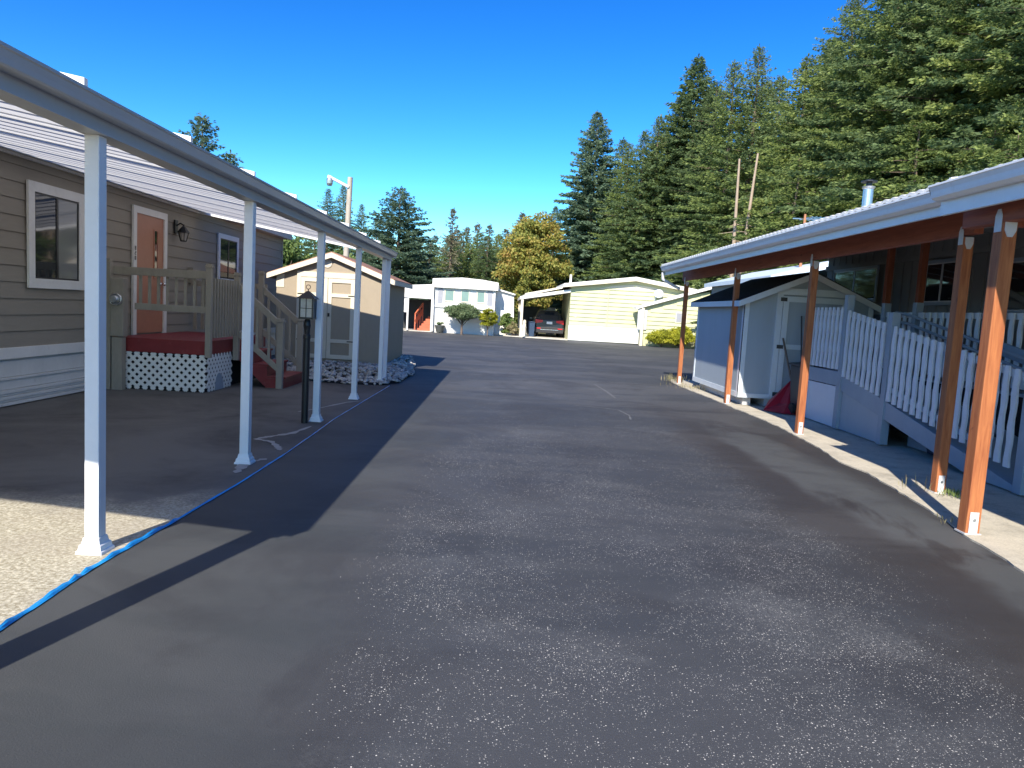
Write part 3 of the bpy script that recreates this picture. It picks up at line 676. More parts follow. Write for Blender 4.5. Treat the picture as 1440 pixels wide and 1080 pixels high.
# ---------------------------------------------------------------- electric pedestal in front of the porch
ep = thing('meter_pedestal', 'taupe electric meter box on a timber post left of the porch lattice', 'meter box', (-5.95, 11.35, 0))
g = MB(); g.box(-6.05, -5.96, 11.3, 11.39, 0, 1.93); g.build('post', 'taupe_wood', ep, .005)
g = MB(); g.box(-6.04, -6.0 + .03, 11.3, 11.38, 1.935, 1.98); g.build('post_cap', 'taupe_wood', ep)
g = MB(); g.box(-5.955, -5.755, 11.28, 11.42, .82, 1.70); bx = g.build('meter_box', 'taupe_wood', ep, .012)
g = MB(); g.box(-5.94, -5.78, 11.30, 11.42, 0, .81); g.build('pedestal', 'taupe_wood', ep, .006)
g = MB(); g.lathe((-5.85, 11.28, 1.38), [(.085, 0), (.085, .03), (.07, .04), (.062, .10), (.05, .115)], 24, (0, -1, 0)); g.build('meter', 'steel', bx, smooth=False)
g = MB(); g.torus((-5.85, 11.235, 1.38), .085, .012, 'y'); g.build('meter_ring', 'chrome', bx, smooth=True)
# porch post lantern on a black post
lp = thing('lamp_post', 'black lantern with seeded glass on a black post beside the third white post', 'lamp post', (-2.43, 9.2, 0))
LX, LY = -2.43, 9.2
g = MB(); g.lathe((LX, LY, 0), [(.042, 0), (.042, 1.05), (.046, 1.06), (.046, 1.10), (.034, 1.12), (.038, 1.18), (.046, 1.22), (.04, 1.27), (.03, 1.30)], 18); g.build('pole', 'black', lp)
hd = MB(); hd.box(LX - .088, LX + .088, LY - .088, LY + .088, 1.30, 1.325)
for sx in (-1, 1):
    for sy in (-1, 1): hd.box(LX + sx * .078 - .008, LX + sx * .078 + .008, LY + sy * .078 - .008, LY + sy * .078 + .008, 1.325, 1.55)
for sx in (-1, 1):
    hd.box(LX + sx * .082 - .003, LX + sx * .082 + .003, LY - .004, LY + .004, 1.325, 1.55).box(LX + sx * .082 - .003, LX + sx * .082 + .003, LY - .07, LY + .07, 1.43, 1.437)
    hd.box(LX - .004, LX + .004, LY + sx * .082 - .003, LY + sx * .082 + .003, 1.325, 1.55).box(LX - .07, LX + .07, LY + sx * .082 - .003, LY + sx * .082 + .003, 1.43, 1.437)
hh = hd.build('lantern', 'black', lp)
g = MB(); g.box(LX - .076, LX + .076, LY - .076, LY + .076, 1.326, 1.549); g.build('lantern_glass', 'frost', hh)
g = MB(); a = .115; b = .015
g.add([(LX - a, LY - a, 1.55), (LX + a, LY - a, 1.55), (LX + a, LY + a, 1.55), (LX - a, LY + a, 1.55), (LX - b, LY - b, 1.645), (LX + b, LY - b, 1.645), (LX + b, LY + b, 1.645), (LX - b, LY + b, 1.645)], [(0, 3, 2, 1), (0, 1, 5, 4), (1, 2, 6, 5), (2, 3, 7, 6), (3, 0, 4, 7), (4, 5, 6, 7)])
g.cyl((LX, LY, 1.64), (LX, LY, 1.665), .006); g.torus((LX, LY, 1.695), .026, .004, 'y'); g.build('lantern_roof', 'black', hh)

# ---------------------------------------------------------------- sheds
def gable_shed(name, label, x0, x1, y0, y1, zb, ze, zp, wallm, trimm, roofm, over=.17, parts=None, xp=None, rooft=.03):
    s = thing(name, label, 'shed', ((x0 + x1) / 2, (y0 + y1) / 2, 0)); xp = (x0 + x1) / 2 if xp is None else xp
    g = MB(); g.prism([(x0, zb), (x1, zb), (x1, ze), (xp, zp), (x0, ze)], y0, y1, 'y'); wall = g.build('wall', wallm, s)
    g = MB(); sl = (zp - ze) / (xp - x0); sr = (zp - ze) / (x1 - xp)
    xl, xr = x0 - over, x1 + over; ya, yb = y0 - .12, y1 + .12
    zl = ze - sl * over; zr_ = ze - sr * over
    g.prism([(xl, zl + .02), (xp, zp + .02), (xp, zp + .02 + rooft + .01), (xl, zl + .02 + rooft)], ya, yb, 'y')
    g.prism([(xp, zp + .02), (xr, zr_ + .02), (xr, zr_ + .02 + rooft), (xp, zp + .02 + rooft + .01)], ya, yb, 'y')
    rf = g.build('roof', roofm, s)
    for yy in (ya - .022, yb + .002):
        g = MB(); g.prism([(xl, zl - .075), (xp, zp - .075), (xp, zp + .035), (xl, zl + .035)], yy, yy + .02, 'y')
        g.prism([(xp, zp - .075), (xr, zr_ - .075), (xr, zr_ + .035), (xp, zp + .035)], yy, yy + .02, 'y')
        g.build('rake_board', trimm, s)
    g = MB(); g.box(xl - .02, xl, ya, yb, zl - .075, zl + .03); g.build('eave_board', trimm, s)
    g = MB(); g.box(xr, xr + .02, ya, yb, zr_ - .075, zr_ + .03); g.build('eave_board', trimm, s)
    for sx, xx in ((-1, x0), (1, x1)):
        for sy, yy in ((-1, y0), (1, y1)):
            g = MB(); g.box(xx - (.012 if sx < 0 else .085), xx + (.085 if sx < 0 else .012), yy - (.012 if sy < 0 else 0), yy + (0 if sy < 0 else .012), zb, ze - .02)
            g.box(xx - (.012 if sx < 0 else 0), xx + (0 if sx < 0 else .012), yy - (0 if sy > 0 else .012) + (-.085 if sy > 0 else 0), yy + (.085 if sy < 0 else .012), zb, ze - .02)
            if trimm == 'blue_trim': g.build('corner_board', trimm, s)
    return s, g
ls, trim = gable_shed('storage_shed', 'tan gable shed with cream double doors, between porch and lane', -5.12, -2.66, 16.7, 19.65, .18, 2.10, 2.56, 'tan', 'cream', 'roof_brown')
# double doors
fy = 16.7
g = MB(); fr = (-4.66, -3.28); 
g.box(fr[0], fr[0] + .085, fy - .03, fy, .22, 2.14).box(fr[1] - .085, fr[1], fy - .03, fy, .22, 2.14).box(fr[0], fr[1], fy - .031, fy, 2.04, 2.16); g.build('door_frame', 'cream', ls)
mid = (fr[0] + fr[1]) / 2
for k, (a, b) in enumerate(((fr[0] + .09, mid - .006), (mid + .006, fr[1] - .09))):
    g = MB(); g.box(a, b, fy - .012, fy - .002, .24, 2.035); dd = g.build('door', 'tan', ls)
    g = MB(); w = .085; Y_ = fy - .035
    g.box(a, a + w, Y_, fy - .013, .24, 2.03).box(b - w, b, Y_, fy - .013, .24, 2.03)
    for z0, z1 in ((.24, .33), (.60, .68), (1.62, 1.70), (1.94, 2.03)): g.box(a + w, b - w, Y_, fy - .013, z0, z1)
    g.build('door_trim', 'cream', dd)
    g = MB()
    for z in (.64, 1.66):
        if k == 0: g.box(a - .07, a + .14, Y_ - .006, Y_ - .001, z - .01, z + .012)
        else: g.box(b - .14, b + .07, Y_ - .006, Y_ - .001, z - .01, z + .012)
    g.build('hinge', 'black', dd)
    if k: g = MB(); g.box(a + .01, a + .05, Y_ - .02, Y_ - .001, 1.18, 1.26); g.build('latch', 'black', dd)
g = MB(); g.lathe((-4.0, fy - .001, 2.36), [(.10, 0), (.10, .015), (.08, .02), (.07, .012), (.02, .012)], 24, (0, -1, 0)); g.build('round_vent', 'cream', ls)
g = MB(); g.box(-5.125, -4.95, fy - .012, fy + .0, 1.78, 2.08); g.build('corner_board', 'cream', ls)
# river stones around the shed
def stones():
    rng = np.random.default_rng(5); r = random.Random(5)
    poly = [(-4.3, 14.6), (-3.3, 13.75), (-2.6, 13.75), (-2.2, 13.9), (-1.98, 14.6), (-1.95, 16.4), (-2.15, 18.3), (-2.5, 20.2), (-2.8, 20.2), (-2.7, 16.75), (-5.1, 16.7), (-5.1, 15.2)]
    def inside(x, y):
        c = False; n = len(poly)
        for i in range(n):
            (x1, y1), (x2, y2) = poly[i], poly[(i + 1) % n]
            if (y1 > y) != (y2 > y) and x < (x2 - x1) * (y - y1) / (y2 - y1) + x1: c = not c
        return c
    import bmesh
    bm = bmesh.new(); bmesh.ops.create_icosphere(bm, subdivisions=2, radius=1); bv = np.array([v.co[:] for v in bm.verts]); bf = [[v.index for v in f.verts] for f in bm.faces]; bm.free()
    V = []; Fc = []; o = 0
    for i in range(4200):
        x, y = r.uniform(-5.2, -1.9), r.uniform(13.6, 20.3)
        if not inside(x, y): continue
        dm = max(0, min(1, (y - 13.7) / 1.6, (-1.9 - x) / .5)); z = .02 + .17 * dm * r.uniform(.6, 1)
        s = np.array([r.uniform(.018, .05), r.uniform(.018, .05), r.uniform(.014, .032)])
        vv = bv * s * (1 + .12 * rng.standard_normal((len(bv), 1)) * .5); t = r.uniform(0, 6.28); c, sn = math.cos(t), math.sin(t)
        vv = np.stack([vv[:, 0] * c - vv[:, 1] * sn + x, vv[:, 0] * sn + vv[:, 1] * c + y, vv[:, 2] + z], 1)
        V.append(vv); Fc += [[a + o for a in f] for f in bf]; o += len(bv)
    me = bpy.data.meshes.new('river_stones'); me.from_pydata(np.concatenate(V).tolist(), [], Fc); me.materials.append(M['stone'])
    for p in me.polygons: p.use_smooth = True
    ob = bpy.data.objects.new('river_stones', me); COL.objects.link(ob); tag(ob, 'bed of grey river stones round the foot of the tan shed', 'stones', kind='stuff')
    g = MB(); pts = [(x, y) for x, y in poly]; cx, cy = -2.9, 17; g.prism([(x * .97 + cx * .03, y * .97 + cy * .03) for x, y in poly], -.01, .05, 'z'); tag(g.build('stone_bed_ground', 'dark'), kind='structure')
stones()

# ---------------------------------------------------------------- right-hand grey house
h2 = thing('grey_house', 'grey mobile home with dark windows behind the white ramp, right of the lane', 'mobile home', (11, 7, 0))
HX = 7.4
g = MB(); g.box(HX, 15, -2, 17.2, .3, 3.22)
y = -2
while y < 17.2: g.box(HX - .012, HX, y, y + .03, .3, 3.2); y += .3
g.build('wall', 'wall_grey', h2)
g = MB(); g.prism([(HX - .3, 3.16), (HX - .3, 3.3), (11.2, 3.95), (15.3, 3.3), (15.3, 3.16)], -2.2, 17.4, 'y'); g.build('roof', 'roof_grey', h2)
g = MB(); g.box(HX - .05, HX - .013, -2, 17.2, 2.86, 2.96); g.build('frieze_board', 'wall_grey', h2)
for (a, b, z0, z1) in ((14.75, 16.75, 2.13, 2.86), (12.05, 13.1, 2.05, 2.82), (9.1, 10.95, 1.9, 2.72), (6.2, 7.6, 1.7, 2.7)):
    window_x(h2, a, b, z0, z1, HX - .03, -1, .05, frame='ramp_grey', sash='bracket', lightside=0)
# right porch roof
pr = thing('carport', 'cedar post carport with white gutter along the grey house on the right', 'carport', (4.3, 12, 0))
def zR(x): return 2.685 + (x - 3.68) * .155
NY = 6.15
g = MB()
def corrugated(g, x0, x1, ya, yb, z_of, t=.03, pitch=.152, amp=.018):
    n = int((yb - ya) / (pitch / 2)); vs = []
    for xx in (x0, x1):
        for dz in (0, t):
            for i in range(n + 1): vs.append((xx, ya + (yb - ya) * i / n, z_of(xx) + dz + (amp if i % 2 else 0)))
    k = n + 1; fs = []
    for i in range(n): fs += [(i, i + 1, 2 * k + i + 1, 2 * k + i), (k + i + 1, k + i, 3 * k + i, 3 * k + i + 1), (i + 1, i, k + i, k + i + 1)]
    g.add(vs, fs)
corrugated(g, 3.70, HX - .02, NY, 17.95, lambda x: zR(x) + .115); g.build('roof', 'roof_white', pr)
g = MB(); corrugated(g, 3.42, HX - .02, -3, NY - .01, lambda x: zR(x) + .075); g.build('roof', 'roof_white', pr)
g = MB(); y = NY + .15
while y < 17.9:
    g = MB(); g.add([(xx, yy, zR(xx) + dz) for xx in (3.84, HX - .05) for yy in (y - .019, y + .019) for dz in (-.0, .11)], [(0, 1, 3, 2), (4, 6, 7, 5), (0, 4, 5, 1), (2, 3, 7, 6), (1, 5, 7, 3), (0, 2, 6, 4)]); g.build('rafter', 'cedar_beam', pr)
    y += .8
y = NY - .4
while y > 0:
    g = MB(); g.add([(xx, yy, zR(xx) + dz) for xx in (3.56, HX - .05) for yy in (y - .019, y + .019) for dz in (-.03, .07)], [(0, 1, 3, 2), (4, 6, 7, 5), (0, 4, 5, 1), (2, 3, 7, 6), (1, 5, 7, 3), (0, 2, 6, 4)]); g.build('rafter', 'cedar_beam', pr)
    y -= .8
def gutter_R(x, ya, yb, z):
    g = MB(); g.prism([(x, z), (x - .05, z), (x - .085, z + .02), (x - .095, z + .07), (x - .11, z + .10), (x - .12, z + .105), (x - .12, z + .12), (x - .10, z + .12), (x - .09, z + .04), (x, z + .02)], ya, yb, 'y'); return g.build('gutter', 'gutter', pr)
gutter_R(3.80, NY + .02, 17.98, 2.685); gutter_R(3.52, -3, NY + .0, 2.635)
g = MB(); g.box(3.802, 3.835, NY + .02, 17.95, 2.60, 2.79); g.build('fascia', 'gutter', pr)
g = MB(); g.box(3.522, 3.555, -3, NY - .0, 2.52, 2.75); g.build('fascia', 'gutter', pr)
g = MB(); g.prism([(3.56, zR(3.56) + .0), (HX - .03, zR(HX) + .0), (HX - .03, zR(HX) + .16), (3.56, zR(3.56) + .16)], NY - .045, NY - .012, 'y'); g.build('roof_riser', 'gutter', pr)
g = MB(); g.tube([(3.74, 17.9, 2.66), (3.76, 17.93, 2.50), (4.05, 17.98, 2.36), (4.2, 18.0, 2.30)], .035); g.build('downspout', 'gutter', pr)
g = MB(); g.box(4.29, 4.38, 6.9, 18.2, 2.50, 2.765); g.build('beam', 'cedar_beam', pr, .005)
g = MB(); g.box(3.70, 3.79, -3, 6.12, 2.42, 2.645); g.build('beam', 'cedar_beam', pr, .005)
g = MB(); g.box(3.791, 4.33, 5.9, 6.0, 2.44, 2.60); g.build('beam', 'cedar_beam', pr, .005)
def cpost(x, y, s, zt, lean=0, mat='cedar', base=True, z0=.02):
    g = MB(); v = [(x - s, y - s, z0), (x + s, y - s, z0), (x + s, y + s, z0), (x - s, y + s, z0), (x - s + lean, y - s, zt), (x + s + lean, y - s, zt), (x + s + lean, y + s, zt), (x - s + lean, y + s, zt)]
    g.add(v, [(0, 3, 2, 1), (4, 5, 6, 7), (0, 1, 5, 4), (1, 2, 6, 5), (2, 3, 7, 6), (3, 0, 4, 7)]); p = g.build('post', mat, pr, .006)
    if base:
        g = MB(); g.box(x - s * .62, x + s * .62, y - s - .006, y - s - .001, .02, .19).box(x - s * .62, x + s * .62, y + s + .001, y + s + .006, .02, .19).box(x - s - .01, x + s + .01, y - s - .01, y + s + .01, .01, .022); g.build('base_bracket', 'bracket', p)
        g = MB(); g.lathe((x, y - s - .006, .13), [(.012, 0), (.012, .008)], 10, (0, -1, 0)); g.build('bolt', 'steel', p)
        g = MB()   # top plates, rounded bottom on the front, ear on the side
        g.prism([(x + lean - s * .8, zt - .0), (x + lean + s * .8, zt), (x + lean + s * .8, zt - .06), (x + lean + s * .35, zt - .11), (x + lean - s * .35, zt - .11), (x + lean - s * .8, zt - .06)], y - s - .006, y - s - .001, 'y')
        g.prism([(y - s * .7, zt - .07), (y + s * .7, zt - .07), (y + s * .7, zt + .05), (y + s * .3, zt + .10), (y - s * .3, zt + .10), (y - s * .7, zt + .05)], x + lean - s - .006, x + lean - s - .001, 'x'); g.build('top_bracket', 'bracket', p)
    return p
cpost(4.335, 17.92, .047, 2.48); cpost(4.335, 14.0, .047, 2.48); cpost(4.335, 10.52, .047, 2.48); cpost(4.335, 7.08, .049, 2.48)
cpost(3.745, 5.66, .056, 2.42, .01); cpost(3.745, 2.1, .056, 2.42)
g = MB(); g.lathe((3.695, 6.03, 2.62), [(.03, 0), (.03, .02)], 12, (-1, 0, 0)); g.build('beam_bolt', 'bracket', pr)
for (px_, py_) in ((6.42, 12.5), (6.42, 11.5), (6.42, 8.6), (6.42, 5.0)): cpost(px_, py_, .047, zR(px_) , mat='cedar_dark', base=False, z0=1.0)

# chimney and antenna on the house roof
ch = thing('chimney_flue', 'short galvanised stove pipe with rain cap on the right-hand roof', 'flue', (7.7, 16.0, 3.3))
g = MB(); g.lathe((7.75, 16.35, 3.32), [(.12, 0), (.12, .05), (.13, .06), (.105, .1), (.105, 1.28), (.125, 1.30), (.135, 1.34), (.06, 1.35)], 20); g.build('pipe', 'steel', ch, smooth=False)
g = MB(); g.lathe((7.75, 16.35, 4.67), [(.06, 0), (.06, .08), (.165, .085), (.165, .11), (.03, .15)], 20); g.build('rain_cap', 'black', ch)
an = thing('roof_antenna', 'rusty mast with horizontal aerial bars on the right-hand roof', 'antenna', (9.9, 25.2, 3.2))
g = MB(); g.cyl((9.9, 25.2, 3.25), (9.9, 25.2, 5.32), .05, .04); g.build('mast', 'copper', an)
g = MB(); g.bar((9.5, 25.2, 5.16), (10.8, 25.5, 5.22), .035, .035)
for k in range(6): g.bar((10.0 + k * .14, 24.8, 5.20), (10.0 + k * .14, 25.9, 5.22), .02, .02)
g.build('aerial', 'steel', an)

# ---------------------------------------------------------------- blue grey shed on the right
rs, trim = gable_shed('storage_shed', 'blue grey gable shed with black shingle roof behind the cedar posts', 4.46, 6.86, 13.8, 17.1, .17, 2.0, 2.52, 'blue_side', 'blue_trim', 'roof_black', over=.14)
g = MB(); g.box(4.445, 4.459, 13.8, 17.1, .17, .27).box(4.46, 6.86, 13.786, 13.799, .17, .25); g.build('base_board', 'blue_trim', rs)
fy = 13.8
g = MB(); g.box(5.05, 5.15, fy - .035, fy - .001, .2, 2.13).box(6.38, 6.48, fy - .035, fy - .001, .2, 2.13).box(5.05, 6.48, fy - .036, fy - .001, 2.13, 2.25); g.build('door_frame', 'blue_trim', rs)
g = MB(); g.box(5.16, 6.37, fy - .02, fy - .003, .2, 2.10); dd = g.build('door', 'blue_side', rs)
g = MB(); g.box(5.16, 5.26, fy - .045, fy - .021, .2, 2.1).box(6.27, 6.37, fy - .045, fy - .021, .2, 2.1)
for z0, z1 in ((.2, .3), (1.12, 1.21), (2.0, 2.1)): g.box(5.26, 6.27, fy - .045, fy - .021, z0, z1)
g.build('door_trim', 'blue_trim', dd)
for z in (.27, 1.16, 2.04):
    g = MB(); g.box(5.10, 5.22, fy - .052, fy - .046, z - .035, z + .035); g.build('hinge', 'bin', dd)
g = MB(); g.box(4.6, 4.75, 13.9, 17.0, .02, .169).box(5.0, 5.12, 13.88, 17.0, .02, .169).box(6.3, 6.45, 13.9, 17.0, .02, .169); g.build('skid', 'bracket', rs)
# things by the shed door
wb = thing('wheelie_bin', 'dark grey wheelie bin in front of the blue grey shed door', 'bin', (4.95, 11.75, 0))
wb.location = (5.37, 12.85, .02)
def bin_parts(root, x, y, zb, bodym, w=.24):
    g = MB(); a, b = w * .8, w
    g.add([(x - a, y - a, zb), (x + a, y - a, zb), (x + a, y + a, zb), (x - a, y + a, zb), (x - b, y - b, zb + .85), (x + b, y - b, zb + .85), (x + b, y + b, zb + .85), (x - b, y + b, zb + .85)], [(0, 3, 2, 1), (4, 5, 6, 7), (0, 1, 5, 4), (1, 2, 6, 5), (2, 3, 7, 6), (3, 0, 4, 7)]); g.build('body', bodym, root, .02)
    g = MB(); g.prism([(x - b - .03, zb + .855), (x + b + .02, zb + .855), (x + b + .02, zb + .875), (x, zb + .92), (x - b - .03, zb + .885)], y - b - .03, y + b + .03, 'y'); g.build('lid', bodym, root, .008)
    for s in (-1, 1):
        g = MB(); g.cyl((x + s * (w + .0), y - w * .3, zb + .1), (x + s * (w + .05), y - w * .3, zb + .1), .1, .1, 18); g.build('wheel', 'tyre', root)
    g = MB(); g.cyl((x - w * .8, y + b + .04, zb + .82), (x + w * .8, y + b + .04, zb + .82), .015); g.build('handle', bodym, root)
bin_parts(wb, 5.37, 12.85, .02, 'bin')
g = MB(); g.box(5.27, 5.33, 12.60, 12.608, .70, .76); g.build('sticker', 'white_matt', wb)
for lab, nm, a, b, rr2 in (('thin dark handled shovel leaning against the bin by the shed door', 'shovel', (5.42, 13.15, .05), (5.5, 13.72, 1.75), .013), ('wooden handled tool leaning behind the bin by the shed door', 'garden_tool', (5.36, 13.15, .05), (5.2, 13.74, 1.32), .018)):
    t = thing(nm, lab, 'garden tool', a); g = MB(); g.cyl(a, b, rr2, rr2); g.build('handle', 'bark' if nm == 'garden_tool' else 'bin', t)
    g = MB(); g.bar((a[0], a[1] - .0, a[2]), (a[0] - .02, a[1] + .08, a[2] + .28), .2, .015, up=(0, 1, -.2)); g.build('blade', 'bin', t)
rt = thing('tarp', 'folded bright red vinyl sheet on the ground by the shed door', 'tarp', (5.2, 13.1, .03))
g = MB(); g.add([(4.72, 13.1, .03), (5.5, 13.0, .03), (5.5, 12.55, .03), (4.95, 12.75, .03), (4.95, 13.5, .16), (5.4, 13.6, .60), (5.5, 13.3, .42), (5.1, 13.0, .17)], [(0, 3, 2, 1), (0, 1, 6, 7), (0, 7, 4), (7, 6, 5, 4), (0, 4, 5, 1), (1, 5, 6), (1, 2, 6), (2, 3, 7, 6), (3, 0, 7)])
g.build('sheet', 'red_tarp', rt)

# ---------------------------------------------------------------- access ramp
rm = thing('access_ramp', 'long blue grey wheelchair ramp with white wavy balusters at the grey house', 'ramp', (5.7, 9.7, .025))
RX0, RX1 = 5.2, 6.25
def zt(y): return .06 + (min(y, 11.2) - 7.15) / (11.2 - 7.15) * .82   # deck height along the ramp
g = MB(); g.prism([(7.15, .03), (11.2, .85), (12.45, .85), (12.45, .88), (11.2, .88), (7.15, .06)], RX0 + .03, RX1, 'x'); g.build('ramp_deck', 'ramp_grey', rm)
g = MB(); g.box(RX1 + .0, 7.38, 3.0, 12.45, .86, .9); g.build('landing_deck', 'ramp_grey', rm)
g = MB(); g.box(RX1 - .001, 7.36, 3.05, 12.4, .03, .855); g.build('landing_shade', 'dark', rm)  # shade of the open space below the landing, as a near-black block
g = MB(); g.prism([(7.15, .03), (7.9, .03), (11.15, .62), (11.15, .88), (11.2, .9), (7.15, .08)], RX0 - .03, RX0 + .028, 'x'); g.build('rim_board', 'ramp_grey', rm, .004)
g = MB(); g.box(RX0 - .03, RX0 + .028, 11.26, 12.45, .68, .9); g.build('rim_board', 'ramp_grey', rm, .004)
def ramp_post(x, y, z1, z0=.03, s=.055):
    g = MB(); g.box(x - s, x + s, y - s, y + s, z0, z1); return g.build('railing_post', 'ramp_grey', rm, .005)
ramp_post(RX0 - .0, 11.2, 2.07); ramp_post(RX0, 9.86, 1.81); ramp_post(RX0, 7.12, 1.32, s=.06); ramp_post(RX0 - .0, 12.45, 1.95)
def wavy(x, y, z0, z1, mat='ramp_white', w=.043, t=.012, ph=0, par=None):
    n = 12; vs = []
    for i in range(n + 1):
        z = z0 + (z1 - z0) * i / n; dy = .006 * math.sin(i * 2 * math.pi / 4.2 + ph); ww = w * (1 + .12 * math.cos(i * 2 * math.pi / 4.2 + ph)) * (.6 if i == n else 1)
        vs += [(x - t, y + dy - ww / 2, z), (x + t, y + dy - ww / 2, z), (x + t, y + dy + ww / 2, z), (x - t, y + dy + ww / 2, z)]
    fs = [(0, 3, 2, 1), (4 * n, 4 * n + 1, 4 * n + 2, 4 * n + 3)]
    for i in range(n):
        for k in range(4): fs.append((4 * i + k, 4 * i + (k + 1) % 4, 4 * i + 4 + (k + 1) % 4, 4 * i + 4 + k))
    g = MB(); g.add(vs, fs); return g.build('baluster', mat, par or rm)
y = 12.33
while y > 11.3: wavy(RX0 - .045, y, .93, 1.885, w=.075); y -= .145
y = 11.07
while y > 7.25:
    if abs(y - 9.86) > .09:
        top = 1.85 - (11.15 - y) * .155
        wavy(RX0 - .045, y, max(.12, top - 1.0), top, w=.075)
    y -= .15
g = MB(); g.bar((RX0 + .0, 12.4, 1.80), (RX0, 11.26, 1.80), .035, .08).bar((RX0, 11.14, 1.79), (RX0, 9.92, 1.60), .035, .08).bar((RX0, 9.8, 1.58), (RX0, 7.18, 1.17), .035, .08); g.build('top_rail', 'ramp_white', rm)
g = MB(); g.bar((RX0, 9.8, .80), (RX0, 7.9, .42), .035, .07); g.build('lower_rail', 'ramp_white', rm)
# box under the landing, triangular skirt panel
g = MB(); g.box(RX0 - .012, RX0 + .0, 11.33, 12.42, .03, .665); g.build('access_panel', 'ramp_panel', rm)
g = MB(); g.box(RX0 - .03, RX0 + .03, 11.255, 11.32, .03, .68); g.build('frame_post', 'ramp_grey', rm)
g = MB(); g.prism([(9.92, .03), (11.14, .03), (11.14, .86), (9.92, .615)], RX0 + .0, RX0 + .015, 'x'); g.build('skirt_panel', 'blue_side', rm)
g = MB(); g.prism([(9.92, .6), (11.14, .85), (11.14, .93), (9.92, .68)], RX0 - .016, RX0 - .001, 'x'); g.build('skirt_cap', 'ramp_grey', rm)
g = MB(); g.box(RX0 + .35, RX0 + .37, 9.2, 9.85, .03, .6); g.build('inner_panel', 'ramp_grey', rm)
# inner handrail of the ramp and the landing railing near the wall
g = MB()
for dz in (0, -.13): g.tube([(RX1 - .12, 11.6, 1.86 + dz), (RX1 - .12, 11.2, 1.82 + dz), (RX1 - .12, 7.2, 1.05 + dz)], .022)
g.build('handrail', 'ramp_grey', rm)
for y in (12.3, 11.35, 9.65, 7.0, 4.6): ramp_post(RX1 + .08, y, 2.02, .1)
g = MB(); g.bar((RX1 + .08, 12.25, 1.83), (RX1 + .08, 3.2, 1.83), .035, .08); g.build('top_rail', 'ramp_white', rm)
y = 12.1
while y > 4.7:
    if min(abs(y - q) for q in (11.35, 9.65, 7.0)) > .08: wavy(RX1 + .03, y, .95, 1.87, w=.07)
    y -= .165
g = MB(); g.bar((RX1 - .02, 9.6, 1.50), (RX1 - .02, 5.0, .62), .03, .16); g.build('rail_board', 'ramp_grey', rm)
tb = thing('storage_tub', 'navy plastic tub stored in the dark under the ramp', 'tub', (5.7, 8.9, .025))
g = MB(); g.add([(5.5, 8.75, .03), (5.95, 8.75, .03), (5.95, 9.3, .03), (5.5, 9.3, .03), (5.45, 8.7, .36), (6.0, 8.7, .36), (6.0, 9.35, .36), (5.45, 9.35, .36)], [(0, 3, 2, 1), (4, 5, 6, 7), (0, 1, 5, 4), (1, 2, 6, 5), (2, 3, 7, 6), (3, 0, 4, 7)]); g.build('body', 'tub', tb, .02)
g = MB(); g.box(5.43, 6.02, 8.68, 9.37, .362, .40); g.build('lid', 'tub', tb, .01)

# pale awning of a home seen behind the right shed
aw = thing('neighbour_home', 'pale home with light metal roof glimpsed behind the right-hand shed', 'mobile home', (10.5, 25, 0))
g = MB(); g.prism([(8.5, 3.15), (10.5, 3.75), (13.6, 3.5), (13.6, 3.3), (10.5, 3.5), (8.5, 3.0)], 24, 32, 'y'); g.build('roof', 'sky_tarp', aw)
g = MB(); g.box(8.7, 13.3, 24.5, 31.5, 0, 3.04); g.build('wall', 'wall_grey', aw)

# ---------------------------------------------------------------- far white mobile home
wh = thing('white_mobile_home', 'white flat fronted mobile home with three green windows at the end', 'mobile home', (-2.4, 46, 0))
WY = 44.1
g = MB(); g.box(-4.2, -.6, WY, 54, .0, 2.72); g.build('wall', 'white_matt', wh)
g = MB(); g.prism([(-4.33, 2.66), (-.46, 2.66), (-.46, 3.12), (-1.4, 3.24), (-2.6, 3.3), (-4.33, 3.16)], WY - .25, 54.2, 'y'); g.build('roof', 'roof_white', wh)
g = MB(); g.box(-4.2, -.6, WY - .10, WY - .002, 1.50, 1.72); g.build('sill_band', 'roof_white', wh)
for a, b in ((-3.62, -3.02), (-2.66, -2.12), (-1.72, -1.2)):
    g = MB(); w = .06; z0, z1 = 1.86, 2.58; Y_ = WY - .05
    g.box(a, b, Y_, WY - .001, z1 - w, z1).box(a, b, Y_, WY - .001, z0, z0 + w).box(a, a + w, Y_, WY - .001, z0 + w, z1 - w).box(b - w, b, Y_, WY - .001, z0 + w, z1 - w); f_ = g.build('window', 'cream', wh)
    g = MB(); g.box(a + w, b - w, WY - .03, WY - .002, z0 + w, z1 - w); g.build('pane', 'blind', f_)
for a, b in ((-4.0, -3.72), (-1.08, -.78)):
    g = MB(); g.box(a, b, WY - .04, WY - .001, 1.76, 2.62); g.build('shutter', 'shutter', wh, .01)
g = MB(); g.prism([(-.59, 0), (.62, 0), (.5, 2.45), (-.59, 2.72)], WY + 1.2, WY + 8, 'y'); g.build('side_annex', 'white_matt', wh)
g = MB(); g.prism([(-.6, 2.74), (.58, 2.47), (.58, 2.55), (-.6, 2.84)], WY + 1.0, WY + 8.2, 'y'); g.build('annex_roof', 'roof_white', wh)
